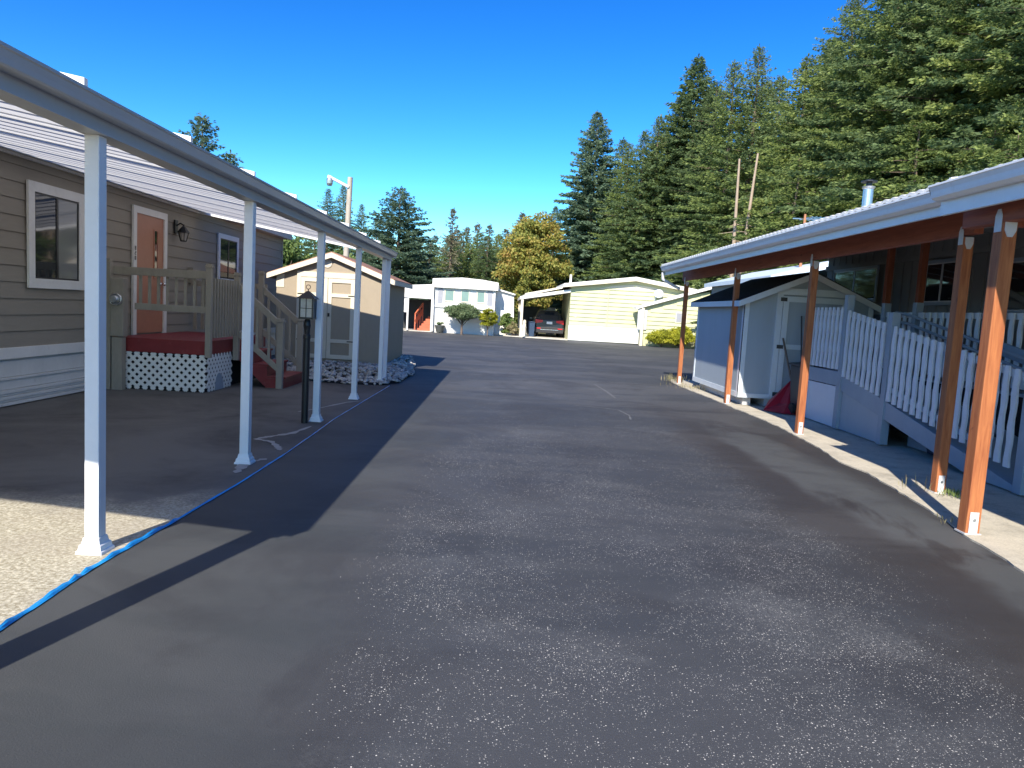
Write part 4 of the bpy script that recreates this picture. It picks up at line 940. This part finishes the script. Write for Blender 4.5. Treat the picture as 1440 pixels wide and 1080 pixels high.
# entry canopy left of it
g = MB(); g.prism([(-6.9, 1.98), (-4.22, 1.95), (-4.22, 2.82), (-6.9, 2.60)], WY - .3, WY + 3, 'y'); g.build('canopy', 'roof_white', wh)
for xx in (-6.0, -5.72): g = MB(); g.box(xx - .05, xx + .05, WY - .25, WY - .15, .05, 1.97); g.build('canopy_post', 'white_matt', wh)
g = MB(); g.box(-5.95, -5.77, WY - .22, WY - .19, 1.1, 1.95)
g.build('trellis', 'white_matt', wh)
g = MB(); g.box(-4.35, -4.2, WY - .28, WY + .0, .05, 1.95); g.build('canopy_post', 'white_matt', wh)
g = MB(); g.box(-6.9, -4.25, WY + 3.0, WY + 3.05, .05, 1.9); g.build('entry_wall', 'lens_dark', wh)
st = thing('entry_stairs', 'orange red stairs with side rail under the white canopy', 'stairs', (-4.9, 44.3, 0))
for k in range(6):
    g = MB(); g.box(-5.15 + k * .09, -4.38, WY + .1 + k * .28, WY + .1 + (k + 1) * .28, .05 + k * .14 + .001, .05 + (k + 1) * .14); g.build('step', 'brick_red', st)
for k in range(4):
    xx = -5.3 + k * .1; g = MB(); g.box(xx - .035, xx + .035, WY + .05 + .4 * k, WY + .12 + .4 * k, .05, 1.0 + .22 * k); g.build('railing_post', 'brick_red', st)
g = MB(); g.bar((-5.3, WY + .05, 1.0), (-5.0, WY + 1.3, 1.66), .08, .1).bar((-5.3, WY + .05, .55), (-5.0, WY + 1.3, 1.2), .05, .3); g.build('handrail', 'brick_red', st)
pt = thing('flower_pot', 'dark round flower pot with small plant beside the white home', 'flower pot', (-3.78, 43.85, .05))
g = MB(); g.lathe((-3.78, 43.75, .03), [(.2, 0), (.27, .28), (.3, .36), (.3, .42), (.24, .41)], 20); g.build('pot', 'pot', pt)

# ---------------------------------------------------------------- far green mobile home
gh = thing('green_mobile_home', 'yellow green lap sided mobile home with white skirting at the end', 'mobile home', (6.5, 46, 0))
GY = 43.0
def gtop(x): return 3.12 + (x - 3.7) / 3.7 * .52 if x < 7.4 else 3.64 - (x - 7.4) / 3.7 * .52
g = MB(); g.prism([(3.75, .0), (11.0, .0), (11.0, gtop(11.0)), (7.4, gtop(7.4)), (3.75, gtop(3.75))], GY, 49, 'y'); lap_front(g, 3.75, 11.0, .92, 3.7, GY - .0, .235, lambda x: gtop(x) - .12); g.build('wall', 'green_side', gh)
g = MB(); g.box(3.74, 11.02, GY - .06, GY - .001, .04, .91); g.build('skirting', 'white', gh)
g = MB(); g.prism([(5.2, 3.05), (9.3, 3.12), (8.6, 3.32), (7.4, 3.42), (6.2, 3.3)], GY - .035, GY - .0245, 'y'); g.build('gable_panel', 'cream', gh)
g = MB(); g.prism([(3.3, gtop(3.3) + .02), (7.4, 3.66), (11.5, gtop(11.5) + .02), (11.5, gtop(11.5) + .2), (7.4, 3.86), (3.3, gtop(3.3) + .2)], GY - .4, 49.2, 'y'); g.build('roof', 'roof_white', gh)
g = MB(); g.prism([(3.25, gtop(3.25) - .02), (7.4, 3.62), (11.55, gtop(11.55) - .02), (11.55, gtop(11.55) + .16), (7.4, 3.82), (3.25, gtop(3.25) + .16)], GY - .43, GY - .402, 'y'); g.build('rake_board', 'cream', gh)
g = MB(); g.cyl((3.95, GY + 3, 3.1), (3.95, GY + 3, 3.95), .07); g.build('vent_pipe', 'roof_white', gh)
g = MB(); g.box(4.05, 4.15, GY - .06, GY - .03, 1.35, 1.5); g.build('outlet_box', 'cream', gh)
# carport on its left
g = MB(); g.prism([(.85, 2.22), (3.74, 2.78), (3.74, 2.95), (.85, 2.40)], GY - .1, 52, 'y'); g.build('carport_roof', 'roof_white', gh)
g = MB(); g.prism([(1.15, 2.45), (3.3, 3.0), (3.3, 3.1), (1.15, 2.6)], GY + .4, 52, 'y'); g.build('carport_roof', 'cream', gh)
for xx, yy in ((.98, GY + .0), (.98, GY + 4), (.98, GY + 8)): g = MB(); g.box(xx - .07, xx + .07, yy - .07, yy + .07, .05, 2.24); g.build('carport_post', 'cream', gh)
# annex to the right
ax_ = thing('green_annex', 'small yellow green annex with white sloped roof and square window', 'annex', (9.2, 41.5, 0))
g = MB(); g.prism([(7.75, 0), (11.4, 0), (11.4, 3.2), (10.2, 2.95), (7.75, 2.15)], 41.5, GY - .5, 'y'); lap_front(g, 7.75, 11.0, .7, 3.0, 41.5, .235, lambda x: 2.0 + (x - 7.75) * .32); g.build('wall', 'green_side', ax_)
g = MB(); g.prism([(7.3, 2.02), (11.6, 3.42), (11.6, 3.55), (7.3, 2.14)], 41.2, GY - .45, 'y'); g.build('roof', 'roof_white', ax_)
g = MB(); g.box(9.55, 10.2, 41.44, 41.474, 1.38, 1.98); f_ = g.build('window', 'cream', ax_); g = MB(); g.box(9.6, 9.88, 41.43, 41.439, 1.43, 1.93).box(9.93, 10.15, 41.43, 41.439, 1.43, 1.93); g.build('pane', 'shutter', f_)
g = MB(); g.box(7.6, 7.75, 41.2, 41.35, 0, 2.1); g.build('corner_post', 'cream', ax_); g = MB(); g.box(7.42, 7.6, 41.3, 41.42, .9, 2.05).box(7.76, 7.95, 41.38, 41.49, .9, 2.0); g.build('trellis_wing', 'bracket', ax_)
sdh = thing('satellite_dish', 'grey satellite dish on a mast at the green home gable', 'satellite dish', (8.6, 42.7, 2.2))
g = MB(); g.lathe((8.75, 42.6, 2.98), [(.02, .06), (.12, .045), (.2, .02), (.26, -.02), (.25, -.03), (.02, .04)], 24, (.25, 1, -.35)); g.build('dish', 'dish', sdh, smooth=True)
g = MB(); g.tube([(8.55, 42.75, 2.3), (8.6, 42.75, 2.8), (8.75, 42.7, 2.95)], .03).tube([(8.78, 42.5, 2.75), (9.15, 42.15, 2.9)], .018).tube([(8.6, 42.75, 2.5), (8.95, 42.75, 2.3)], .02); g.build('mast', 'steel', sdh)

# ---------------------------------------------------------------- parked car and bins in the far carport
car = thing('parked_car', 'dark suv seen from behind under the green home carport', 'car', (2.72, 46.5, .05))
def car_body():
    cx, y0, zb = 2.75, 45.1, .05
    secs = [  # y offset from the tail, half width, z of sill, belt, roof, roof half width
        (0.0, .80, .42, .98, 1.02, .70), (.06, .88, .32, 1.02, 1.10, .72), (.25, .92, .30, 1.04, 1.36, .66), (.6, .93, .28, 1.04, 1.60, .64), (1.2, .94, .28, 1.03, 1.66, .64),
        (2.2, .94, .28, 1.02, 1.66, .64), (2.9, .94, .28, 1.01, 1.50, .62), (3.4, .93, .28, 1.0, 1.08, .66), (4.2, .90, .30, .92, .95, .70), (4.6, .80, .38, .78, .80, .62)]
    vs = []; n = 12
    for (dy, hw, zs, zbelt, zrf, rw) in secs:
        p = [(-hw * .9, zs), (-hw, zs + .12), (-hw, zbelt - .12), (-hw * .97, zbelt), (-(rw + .02), zrf - .10 if zrf > zbelt + .1 else zbelt + .01), (-rw * .8, zrf)]
        p = p + [(-a, b) for a, b in reversed(p)]
        vs += [(cx + a, y0 + dy, zb + b) for a, b in p]
    fs = []
    for i in range(len(secs) - 1):
        for k in range(n): fs.append((i * n + k, i * n + (k + 1) % n, (i + 1) * n + (k + 1) % n, (i + 1) * n + k))
    fs += [tuple(range(n)), tuple(reversed(range((len(secs) - 1) * n, len(secs) * n)))]
    g = MB(); g.add(vs, fs); g.build('body', 'car_paint', car, .015)
    g = MB(); g.add([(cx - .68, y0 + .075, zb + 1.10), (cx + .68, y0 + .075, zb + 1.10), (cx + .58, y0 + .40, zb + 1.50), (cx - .58, y0 + .40, zb + 1.50), (cx - .68, y0 + .12, zb + 1.07), (cx + .68, y0 + .12, zb + 1.07), (cx + .58, y0 + .45, zb + 1.47), (cx - .58, y0 + .45, zb + 1.47)], [(0, 1, 2, 3), (7, 6, 5, 4), (0, 4, 5, 1), (1, 5, 6, 2), (2, 6, 7, 3), (3, 7, 4, 0)]); g.build('rear_window', 'glass', car)
    for s in (-1, 1):
        g = MB(); g.prism([(cx + s * .86, zb + 1.06), (cx + s * .40, zb + 1.02), (cx + s * .42, zb + .90), (cx + s * .87, zb + .82)], y0 - .03, y0 + .12, 'y'); g.build('tail_light', 'tail_red', car, .01)
        g = MB(); g.box(cx + s * .52, cx + s * .80, y0 - .07, y0 - .02, zb + .50, zb + .56); g.build('reflector', 'tail_red', car)
    g = MB(); g.prism([(cx - .86, zb + .26), (cx + .86, zb + .26), (cx + .9, zb + .62), (cx - .9, zb + .62)], y0 - .06, y0 + .2, 'y'); g.build('bumper', 'car_trim', car, .03)
    g = MB(); g.box(cx - .55, cx + .55, y0 - .075, y0 - .061, zb + .44, zb + .47); g.build('bumper_strip', 'chrome', car)
    g = MB(); g.box(cx - .17, cx + .17, y0 - .03, y0 - .012, zb + .80, zb + .95); g.build('licence_plate', 'white', car)
    g = MB(); g.box(cx - .3, cx + .3, y0 + .22, y0 + .4, zb + 1.6, zb + 1.64); g.build('roof_spoiler', 'car_paint', car, .01)
    for s in (-1, 1):
        for yy in (.9, 3.7):
            g = MB(); g.cyl((cx + s * .70, y0 + yy, zb + .34), (cx + s * .94, y0 + yy, zb + .34), .34, .34, 24); w_ = g.build('wheel', 'tyre', car, .02)
            g = MB(); g.cyl((cx + s * .941, y0 + yy, zb + .34), (cx + s * .95, y0 + yy, zb + .34), .2, .2, 16); g.build('rim', 'chrome', w_)
        g = MB(); g.box(cx + s * .95, cx + s * 1.12, y0 + 2.9, y0 + 3.0, zb + 1.02, zb + 1.16); g.build('mirror', 'car_paint', car, .02)
car_body()
b2 = thing('wheelie_bin', 'dark blue wheelie bin left of the dark car in the far carport', 'bin', (1.62, 44.6, .05)); bin_parts(b2, 1.66, 44.8, .05, 'bin_blue', .2)
cn = thing('garden_statue', 'pale stone garden ornament beside the blue bin in the far carport', 'ornament', (1.22, 44.4, .05))
g = MB(); g.lathe((1.22, 44.5, .05), [(.2, 0), (.2, .08), (.14, .12), (.12, .4), (.15, .55), (.09, .75), (.1, .82), (.09, .92), (.03, .99)], 14); g.build('figure', 'cream', cn)
bk = thing('carport_storage', 'dark clutter and white crates stored at the back of the far carport', 'storage shelf', (2.3, 51.5, .05))
g = MB(); g.box(1.2, 2.4, 51.6, 51.9, .05, 1.9); g.build('cabinet', 'bin', bk); g = MB(); g.box(2.95, 3.5, 51.2, 51.7, .05, 1.9).box(3.0, 3.4, 51.0, 51.19, 1.0, 1.5); g.build('crate', 'white_matt', bk)

# ---------------------------------------------------------------- street light
sl_ = thing('street_light', 'weathered wooden pole with white arm lamp behind the tan shed', 'street light', (-6.44, 30, 0))
g = MB(); g.cyl((-6.52, 30, 0), (-6.40, 30, 6.42), .13, .10, 14); g.build('pole', 'pole', sl_)
g = MB(); g.cyl((-6.42, 29.9, 6.02), (-7.1, 29.85, 6.33), .06, .06, 10).cyl((-7.08, 29.85, 6.33), (-7.25, 29.85, 6.36), .07, .09, 10); g.build('arm', 'white_matt', sl_)
g = MB(); g.lathe((-7.17, 29.85, 6.03), [(.09, 0), (.12, .08), (.13, .2), (.1, .3)], 14); g.build('lamp', 'steel', sl_)

# ---------------------------------------------------------------- trees
def conifer_mesh(seed, h, rad, zb, droop=.25, tuft=.30, dens=1., sparse=0., power=.85, wild=.2, lev=.23):
    r = np.random.default_rng(seed); C = []; D = []; W = []; limbs = []
    z = zb
    while z < h - .1:
        t = (z - zb) / (h - zb); L0 = rad * (1 - t) ** power + .03
        L0 *= min(1, .62 + t * 4)
        nb = int(5 + 3 * (1 - t))
        a0 = r.uniform(0, 6.28)
        for k in range(nb):
            if r.random() < sparse: continue
            a = a0 + 6.28 * k / nb + r.uniform(-.4, .4); L = L0 * r.uniform(1 - wild * 2.1, 1 + wild * .6)
            up = .45 * t + .0 + r.uniform(-.12, .12)
            ns = max(4, int(L / .14 * dens)); s = (np.arange(ns) + r.uniform(0, 1, ns)) / ns; s = .12 + .88 * s
            dx, dy = math.cos(a), math.sin(a)
            px_ = dx * L * s; py_ = dy * L * s; pz = z + L * (up * s - droop * s * s * 1.3 + .10 * s ** 4)
            c = np.stack([px_, py_, pz], 1)
            limbs.append(((0, 0, z), (dx * L * .8, dy * L * .8, z + L * (up * .8 - droop * .64 * 1.3))))
            for rep in range(8):
                side = r.uniform(-1.25, 1.25, ns)
                aa = a + side; ln = tuft * .62 * r.uniform(.55, 1.4, ns) * (.35 + .75 * (1 - t) ** .5)
                # side twigs get longer towards the middle of the branch
                off = np.abs(side) * L * .16 * (1 - s) * r.uniform(.2, 1.3, ns)
                cc = c + np.stack([np.cos(aa) * off, np.sin(aa) * off, r.uniform(-.08, .06, ns) - off * .15], 1)
                d = np.stack([np.cos(aa) * ln, np.sin(aa) * ln, ln * r.uniform(-.55, .25, ns)], 1)
                w = r.normal(0, 1, (ns, 3)); w -= d * (np.sum(w * d, 1) / np.sum(d * d, 1))[:, None]; w /= np.linalg.norm(w, axis=1)[:, None]
                w *= (ln * r.uniform(.12, .22, ns))[:, None]
                C.append(cc); D.append(d); W.append(w)
        z += lev * (.55 + .6 * (1 - t)) * r.uniform(.7, 1.3)
    # leader
    n = 14; zz = np.linspace(h - 1.2, h, n); C.append(np.stack([np.zeros(n), np.zeros(n), zz], 1)); a = r.uniform(0, 6.28, n); ln = .32 * (h + .25 - zz) + .08
    d = np.stack([np.cos(a) * ln, np.sin(a) * ln, ln * .8], 1); D.append(d); w = np.cross(d, r.normal(0, 1, (n, 3))); w /= np.linalg.norm(w, axis=1)[:, None]; W.append(w * .05)
    return quads(np.concatenate(C), np.concatenate(D), np.concatenate(W)), limbs
def trunk_mb(h, r0, limbs, seed, step=5):
    g = MB(); n = 8; rr = random.Random(seed); prev = (0, 0, 0); pr_ = r0
    for i in range(1, n + 1):
        z = h * i / n * .985; p = (rr.uniform(-.04, .04), rr.uniform(-.04, .04), z); r1 = r0 * (1 - i / n) + .015
        g.cyl(prev, p, pr_, r1, 9, False); prev, pr_ = p, r1
    for i, (a, b) in enumerate(limbs):
        if i % step == 0: g.cyl(a, b, .035, .008, 4, False)
    return g
CON = {}
def conifer(kind, label, x, y, h, rot, proto, mat='fir', group=None, sxy=1., name='fir_tree', cat='conifer'):
    """proto built once with its crown and trunk, then copied"""
    hp = proto[1]
    key = (proto, mat)
    if key not in CON:
        t = thing(name, label, cat, (0, 0, 0), group)
        (v, f), limbs = conifer_mesh(*proto[:4], **dict(proto[4]))
        raw_mesh('crown', v, f, mat, t); trunk_mb(hp, hp * .014 + .06, limbs, proto[0]).build('trunk', 'bark', t)
        CON[key] = t; o = t
    else:
        o = copy_tree(CON[key]); tag(o, label, cat, group)
        if group is None and 'group' in o.keys(): del o['group']
    k = h / hp; o.location = (x, y, -.05); o.scale = (k * sxy, k * sxy, k); o.rotation_euler = (0, 0, rot)
    return o
def PT(seed, h, rad, zb, **kw): return (seed, h, rad, zb, tuple(sorted(kw.items())))
PA = PT(1, 18., 5.0, .8, droop=.20, tuft=.52, dens=1.25, wild=.2, power=.7)
PB = PT(2, 18., 4.6, .8, droop=.26, tuft=.38, dens=.9, wild=.3, power=.68)
PC = PT(3, 18., 5.4, .8, droop=.26, tuft=.42, dens=.9, wild=.35, power=.66)
PD = PT(4, 18., 4.4, 1.0, droop=.18, tuft=.36, dens=.9, wild=.28, power=.66)
PE = PT(5, 11., 4.7, .3, droop=.16, tuft=.46, dens=1.2, wild=.2, power=.62)
PF = PT(6, 11., 2.1, 1., droop=.1, tuft=.42, dens=.7, sparse=.25, wild=.5, lev=.3, power=.7)
PH = PT(11, 18., 6.2, .5, droop=.24, tuft=.33, dens=1.25, wild=.3, power=.66, lev=.21)
PG = PT(7, 10., 3.6, .3, droop=.4, tuft=.34, dens=1., wild=.25, power=.6)
conifer('A', 'tallest dark fir standing behind the maple and the green home', 6.7, 62, 18.1, .3, PA, 'fir_blue')
conifer('B', 'broad blue green spruce behind the tan shed roof', -8.8, 60, 10.8, 1., PE, 'fir_blue', None, 1.15)
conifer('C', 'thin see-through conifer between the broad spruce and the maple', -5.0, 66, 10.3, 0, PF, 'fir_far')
conifer('S', 'small pale blue spruce top showing over the left carport gutter', -14.3, 35, 9.7, 0, PT(9, 10., 2.6, .5, droop=.1, tuft=.42, dens=1.2, wild=.35, power=.6), 'fir_blue')
conifer('S2', 'lower blue spruce just left of the small spruce over the gutter', -13.2, 35.5, 8.2, 2, PT(9, 10., 2.6, .5, droop=.1, tuft=.42, dens=1.2, wild=.35, power=.6), 'fir_blue')
ordn = ['first', 'second', 'third', 'fourth', 'fifth', 'sixth', 'seventh', 'eighth', 'ninth', 'tenth', 'eleventh', 'twelfth', 'thirteenth', 'fourteenth', 'fifteenth', 'sixteenth', 'seventeenth']
for i, (x, y, h, p) in enumerate([(-14.0, 58, 10.1, PD), (-13.3, 60, 10.7, PB), (-12.2, 62, 9.6, PD), (-11.6, 66, 9.2, PB)]):
    conifer('D', '%s dark conifer from the left in the clump behind the street light' % ordn[i], x, y, h, i * 1.7, p, 'fir', 'conifers behind the street light')
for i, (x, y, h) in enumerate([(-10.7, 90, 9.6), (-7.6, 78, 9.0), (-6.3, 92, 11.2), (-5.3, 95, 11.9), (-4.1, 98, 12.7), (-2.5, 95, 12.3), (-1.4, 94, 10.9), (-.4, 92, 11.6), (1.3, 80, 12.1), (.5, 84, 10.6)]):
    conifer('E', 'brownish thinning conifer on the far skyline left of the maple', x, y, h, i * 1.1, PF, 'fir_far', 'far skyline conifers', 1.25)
for i, (x, y, h) in enumerate([(-7.5, 72, 8.2), (-5.4, 70, 8.4), (-3.6, 71, 7.8), (-1.9, 68, 8.3), (-.3, 69, 7.9), (-3.0, 78, 9.6), (-6.2, 80, 9.4), (-1.0, 80, 9.8), (-9.5, 70, 8), (-4.6, 76, 9.4), (1.2, 72, 8.8), (-11.5, 72, 8.5), (-8.6, 82, 8.5), (-17, 62, 7.5), (-19, 60, 8), (-15.5, 60, 8)]):
    conifer('L', 'low rounded green conifer in the belt behind the white home', x, y, h, i, PG, 'fir_light' if i % 3 else 'fir', 'low conifer belt', 1.1)
row = [(8.5, 56.0, 14.4, PD), (9.4, 55.0, 15.1, PB), (10.4, 55.0, 16.2, PD), (11.8, 55.0, 17.7, PB), (12.9, 55.0, 20.5, PA), (13.6, 52.0, 17.9, PC), (13.3, 47.0, 17.6, PD), (14.4, 46.0, 18.2, PD), (17.2, 50.0, 17.9, PB), (15.8, 42.0, 16.4, PC), (18.9, 46.0, 18.4, PA), (17.7, 41.0, 19.2, PH), (18.6, 38.0, 20.8, PH), (20.0, 37.0, 23.0, PH), (21.0, 35.0, 24.0, PH), (22.0, 33.0, 24.0, PH), (22.6, 30.0, 23.0, PH)]
for i, (x, y, h, p) in enumerate(row):
    conifer('G', '%s tall fir from the left in the row behind the right-hand roof' % ordn[i], x, y, h, i * 2.1, p, 'fir' if i % 3 else 'fir_light', 'tall firs behind the right-hand roof', 1.05)
for i, (x, y, h) in enumerate([(9.2, 60, 9.8), (11.6, 58, 10.4), (13.7, 57, 12.8), (15.7, 57, 11.1), (14.4, 38, 10.2), (15.8, 36, 9.6), (17.6, 33, 11.0), (19.0, 30, 10.0), (18.0, 27, 9)]):
    conifer('H', 'shorter light green conifer in front of the tall firs above the right-hand roof', x, y, h, i * 1.3, PG, 'fir_light', 'shorter conifers before the tall firs', 1.15)
for i, (x, y, h) in enumerate([(9.5, 66, 17), (12.5, 64, 17.5), (15.5, 62, 20), (19, 58, 20), (22, 54, 22), (24.5, 50, 24), (26, 45, 25), (27, 40, 25), (28, 35, 25), (27, 30, 24), (4.2, 70, 11.5), (7.5, 74, 14)]):
    conifer('K', 'dark fir mostly hidden behind the front row of tall firs', x, y, h, i * .9, (PB, PC)[i % 2], 'fir', 'firs hidden behind the front row', 1.3)
# two bare trunks with snags
for i, (x0, x1, y, h, lab) in enumerate([(12.1, 11.95, 40, 10.2, 'bare pale trunk with dead snags, left of the pair above the roof'), (12.45, 13.0, 40.3, 10.6, 'bare pale leaning trunk, right of the pair above the roof')]):
    t = thing('bare_tree', lab, 'tree trunk', (x0, y, 0)); g = MB(); n = 7; rr = random.Random(i)
    for k in range(n):
        a, b = k / n, (k + 1) / n; g.cyl((x0 + (x1 - x0) * a ** 1.3, y, h * a), (x0 + (x1 - x0) * b ** 1.3, y, h * b), .15 * (1 - a * .65), .15 * (1 - b * .65), 10, False)
    g.build('trunk', 'bark_pale', t); g = MB()
    for k in range(14):
        z = rr.uniform(3.2, h * .75); a = rr.uniform(0, 6.28); L = rr.uniform(.3, 1.0); fx = x0 + (x1 - x0) * (z / h) ** 1.3
        g = MB(); g.cyl((fx, y, z), (fx + L * math.cos(a), y + L * math.sin(a), z - .1), .025, .008, 5, False); g.build('snag', 'bark_pale', t)

def blob_tree(name, label, cat, x, y, h, rad, z0, seed, mat, nl=70, per=170, leaf=.22, tr=.14, lumps=.30, bark='bark', squash=1., smooth_top=False):
    r = np.random.default_rng(seed); t = thing(name, label, cat, (x, y, 0)); C = []; cz = (h + z0) / 2; hz_ = (h - z0) / 2
    for i in range(nl):
        u = r.normal(0, 1, 3); u /= np.linalg.norm(u); q = r.uniform(.72, .98) if i % 3 else r.uniform(.2, .7); lr = rad * lumps * r.uniform(.65, 1.2)
        shape = 1 if smooth_top else (1.0 - .28 * max(0, u[2]))
        c = np.array([u[0] * (rad - lr * .6) * q * shape, u[1] * (rad - lr * .6) * q * shape, cz + u[2] * (hz_ - lr * .6) * q])
        v = r.normal(0, 1, (per, 3)); v /= np.linalg.norm(v, axis=1)[:, None]; v[:, 2] = np.where(v[:, 2] < -.3, -v[:, 2] * .4, v[:, 2])
        C.append(c + v * lr * r.uniform(.55, 1.05, (per, 1)) * np.array([1, 1, .8]))
    C = np.concatenate(C); n = len(C); d = r.normal(0, 1, (n, 3)); d[:, 2] -= .2; d /= np.linalg.norm(d, axis=1)[:, None]; d *= leaf * r.uniform(.6, 1.3, (n, 1))
    w = np.cross(d, r.normal(0, 1, (n, 3))); w /= np.linalg.norm(w, axis=1)[:, None]; w *= leaf * .36
    v, f = quads(C, d, w); raw_mesh('crown', v, f, mat, t)
    g = MB(); g.cyl((0 + x, y, 0), (x, y, z0 + hz_ * .5), tr, tr * .6, 10)
    for k in range(6):
        a = k * 1.05 + .3; g.cyl((x, y, z0 * .7 + .1 * k * hz_ * .3), (x + rad * .6 * math.cos(a), y + rad * .6 * math.sin(a), cz + hz_ * .1 * k * .5), tr * .45, tr * .12, 6)
    g.build('trunk', bark, t); return t
blob_tree('maple_tree', 'yellow and orange maple behind the carport of the green home', 'maple', 2.0, 57.5, 9.35, 3.15, .9, 11, 'maple', nl=150, per=210, leaf=.21, lumps=.25)
blob_tree('leafy_tree', 'bright green leafy tree between the taupe home and the tan shed', 'tree', -11.0, 36, 4.9, 2.0, .6, 12, 'broad', nl=60, per=200, leaf=.17)
blob_tree('leafy_tree', 'green leafy tree right behind the tan shed peak', 'tree', -9.2, 40, 4.4, 2.3, .5, 13, 'broad', nl=60, per=200, leaf=.18)
blob_tree('leafy_tree', 'darker leafy tree far left beyond the taupe home corner', 'tree', -14.2, 40, 5.2, 2.4, .5, 14, 'broad', nl=60, per=180, leaf=.18)
blob_tree('clipped_tree', 'round clipped grey green tree before the white home', 'clipped tree', -2.45, 43.1, 1.84, 1.12, .66, 21, 'topiary', nl=70, per=260, leaf=.08, tr=.07, smooth_top=True)
blob_tree('shrub', 'yellow green upright shrub right of the round clipped tree', 'shrub', -.95, 43.3, 1.72, .62, .45, 22, 'yellowbush', nl=40, per=180, leaf=.08, tr=.04)
blob_tree('shrub', 'low yellow green hedge in front of the green annex window', 'hedge', 8.75, 40.9, 1.02, .9, .0, 23, 'yellowbush', nl=40, per=200, leaf=.08, tr=.03)
blob_tree('shrub', 'taller yellow green hedge bush beside the farthest cedar post', 'hedge', 9.75, 41.0, 1.35, .95, .0, 24, 'yellowbush', nl=50, per=200, leaf=.08, tr=.03)
blob_tree('shrub', 'yellow green hedge end right of the farthest cedar post', 'hedge', 11.2, 41.2, .95, .9, .0, 27, 'yellowbush', nl=40, per=180, leaf=.08, tr=.03)
blob_tree('shrub', 'dark dense shrub between the white home and the far carport', 'shrub', .15, 44.9, 1.6, .5, .0, 25, 'broad', nl=30, per=160, leaf=.09, tr=.03)
blob_tree('shrub', 'small brownish bush left of the far carport post', 'shrub', .55, 44.4, .95, .42, .0, 26, 'drygrass', nl=24, per=140, leaf=.07, tr=.03)
blob_tree('shrub', 'tiny plant in the dark pot by the white home', 'plant', -3.78, 43.75, .66, .25, .4, 28, 'topiary', nl=14, per=60, leaf=.06, tr=.02)
# grass tufts at the right slab edge
def tuft_grass(x, y, n, h, seed, label, spread=.12, mat='drygrass'):
    r = np.random.default_rng(seed); c = np.stack([x + r.normal(0, spread, n), y + r.normal(0, spread, n), np.full(n, .02)], 1); a = r.uniform(0, 6.28, n); ln = h * r.uniform(.4, 1.1, n)
    d = np.stack([np.cos(a) * ln * .45, np.sin(a) * ln * .45, ln], 1); w = np.stack([-np.sin(a), np.cos(a), 0 * a], 1) * .004
    v, f = quads(c, d, w); o = raw_mesh('grass_tuft', v, f, mat); tag(o, label, 'grass', kind='stuff')
tuft_grass(4.2, 7.1, 26, .16, 31, 'dry grass tuft at the foot of the second nearest cedar post')
tuft_grass(4.42, 6.9, 120, .07, 34, 'green weeds behind the second nearest cedar post', .09, 'broad')
tuft_grass(4.25, 18.1, 120, .22, 32, 'dry weeds at the foot of the farthest cedar post', .14)
tuft_grass(4.5, 16.6, 260, .12, 33, 'thin weeds along the foot of the blue grey shed', .3, 'drygrass')
tuft_grass(3.74, 5.9, 16, .07, 35, 'dry stalks behind the nearest cedar post', .05)

# small fittings on the far homes
g = MB(); g.box(-4.19, -4.12, WY - .06, WY - .001, .1, 2.6); g.build('downspout', 'roof_white', wh)
g = MB(); g.box(-.68, -.61, WY - .06, WY - .001, .1, 2.6); g.build('downspout', 'roof_white', wh)
g = MB(); g.box(5.9, 5.96, GY - .07, GY - .056, .95, 3.1); g.build('cover_strip', 'green_side', gh)
